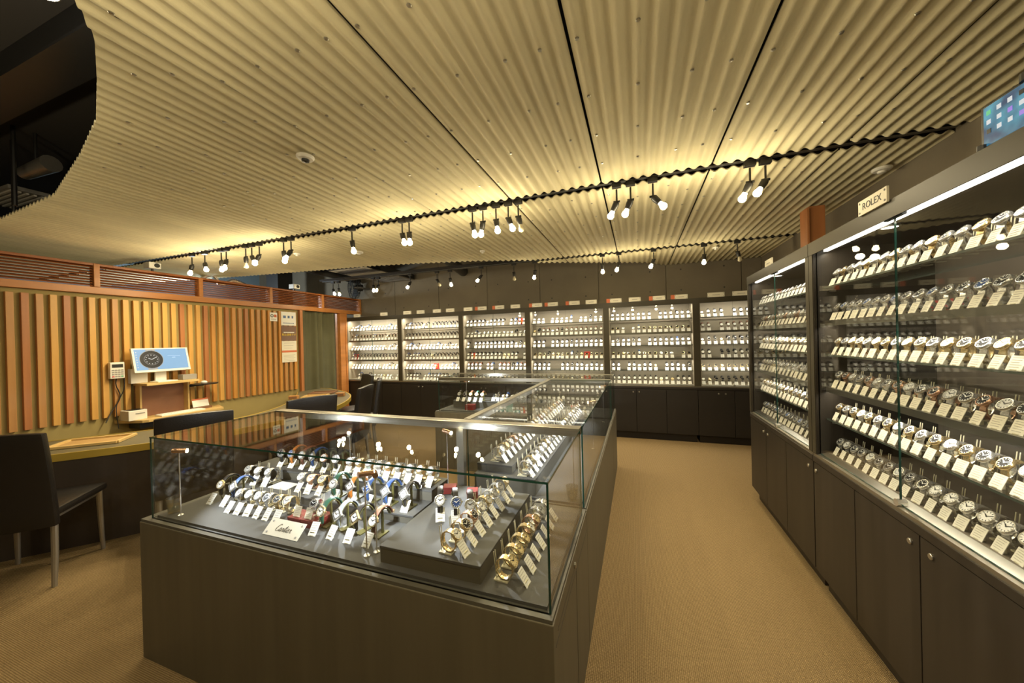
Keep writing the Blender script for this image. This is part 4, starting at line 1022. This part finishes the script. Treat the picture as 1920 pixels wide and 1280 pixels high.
# curtain in the doorway
cu = thing('curtain', 'olive green curtain hanging in two leaves in the doorway', 'curtain', (XL-.04, 4.73, 0))
for a, b in ((-.40, -.03), (-.05, .36)):
    q = MB(); n = 26; vs = []
    for i in range(n+1):
        y = a+(b-a)*i/n; x = .030*math.sin((y-a)*24)+.010*math.sin(y*51)
        vs += [(x, y, .03), (x, y, 2.03), (x+.004, y, .03), (x+.004, y, 2.03)]
    fs = []
    for i in range(n):
        j = 4*i; fs += [(j, j+4, j+5, j+1), (j+2, j+3, j+7, j+6), (j, j+2, j+6, j+4), (j+1, j+5, j+7, j+3)]
    q.add(vs, fs).build('curtain_leaf', 'curtain', cu, smooth=True)
# white cameras on the louvre screen
for i, (y, l, rz) in enumerate(((2.44, 'white security camera on the louvre screen, nearer one', .0), (4.22, 'white security camera on the louvre screen, farther one', .0))):
    t = thing('security_camera', l, 'camera', (XL+.02, y, 2.34), rz)
    MB().box(-.05, .06, -.055, .055, .03, .10).build('housing', 'white_plastic', t, bevel=.008)
    MB().cyl((.06, .015, .065), (.068, .015, .065), .024, n=16).build('lens', 'black_plastic', t)
    MB().cyl((0, 0, 0), (0, 0, .035), .012, n=10).build('mount', 'black_plastic', t)
# light fitting in the office behind
of = thing('office_pipe', 'bright chrome flexible pipe seen above the louvre screen', 'pipe', (-5.9, 3.6, 2.42))
MB().tube(catmull([(0, -.35, 0), (.05, -.2, .10), (0, -.05, -.02), (.03, .1, .06), (0, .35, 0)], 6), .03, 8).build('hose', 'steel', of, smooth=True)
struct(MB().box(-6.6, -6.3, 4.75, 5.05, 0, 3.1).build('trim_3', 'black_metal'))
# wall fan
fan = thing('wall_fan', 'black round wall fan in the corner above the louvre screen', 'fan', (-5.07, 5.36, 2.535), -.55)
fan.scale = (1.08,)*3
q = MB()
for k in range(26):
    a = 2*PI*k/26; c, s = math.cos(a), math.sin(a)
    q.tube([(c*r_, y, s*r_) for r_, y in ((.03, -.075), (.12, -.085), (.19, -.06), (.205, -.01), (.19, .05), (.08, .075))], .0022, 4, up=(0, 1, 0))
for r_, y in ((.205, -.01), (.12, -.085), (.19, -.06), (.03, -.075)):
    q.tube([(r_*math.cos(2*PI*i/28), y, r_*math.sin(2*PI*i/28)) for i in range(29)], .0035, 5, up=(0, 1, 0))
q.build('cage', 'fan_black', fan)
for k in range(3):
    q = MB(); vs = []; fs = []
    for i in range(9):
        t_ = i/8; a = k*2*PI/3 + t_*1.35
        vs += [(.03*math.cos(a), -.02+.03*t_, .03*math.sin(a)), ((.16+.02*math.sin(PI*t_))*math.cos(a), -.03+.06*t_, (.16+.02*math.sin(PI*t_))*math.sin(a))]
    for i in range(8): fs.append((2*i, 2*i+1, 2*i+3, 2*i+2))
    n = len(vs); q.add(vs+[(x, y+.004, z) for x, y, z in vs], fs+[tuple(n+j for j in reversed(f)) for f in fs]+[(0, n, n+1, 1), (n-2, n-1, 2*n-1, 2*n-2)])
    q.build('blade', 'fan_blade', fan, smooth=True)
MB().lathe((0, -.03, 0), (0, 1, 0), [(0, 0), (.03, .005), (.035, .03), (.06, .07), (.06, .16), (0, .18)], 16).build('motor', 'black_plastic', fan, smooth=True)
MB().box(-.02, .02, .10, .26, -.03, .0).build('arm', 'black_metal', fan)
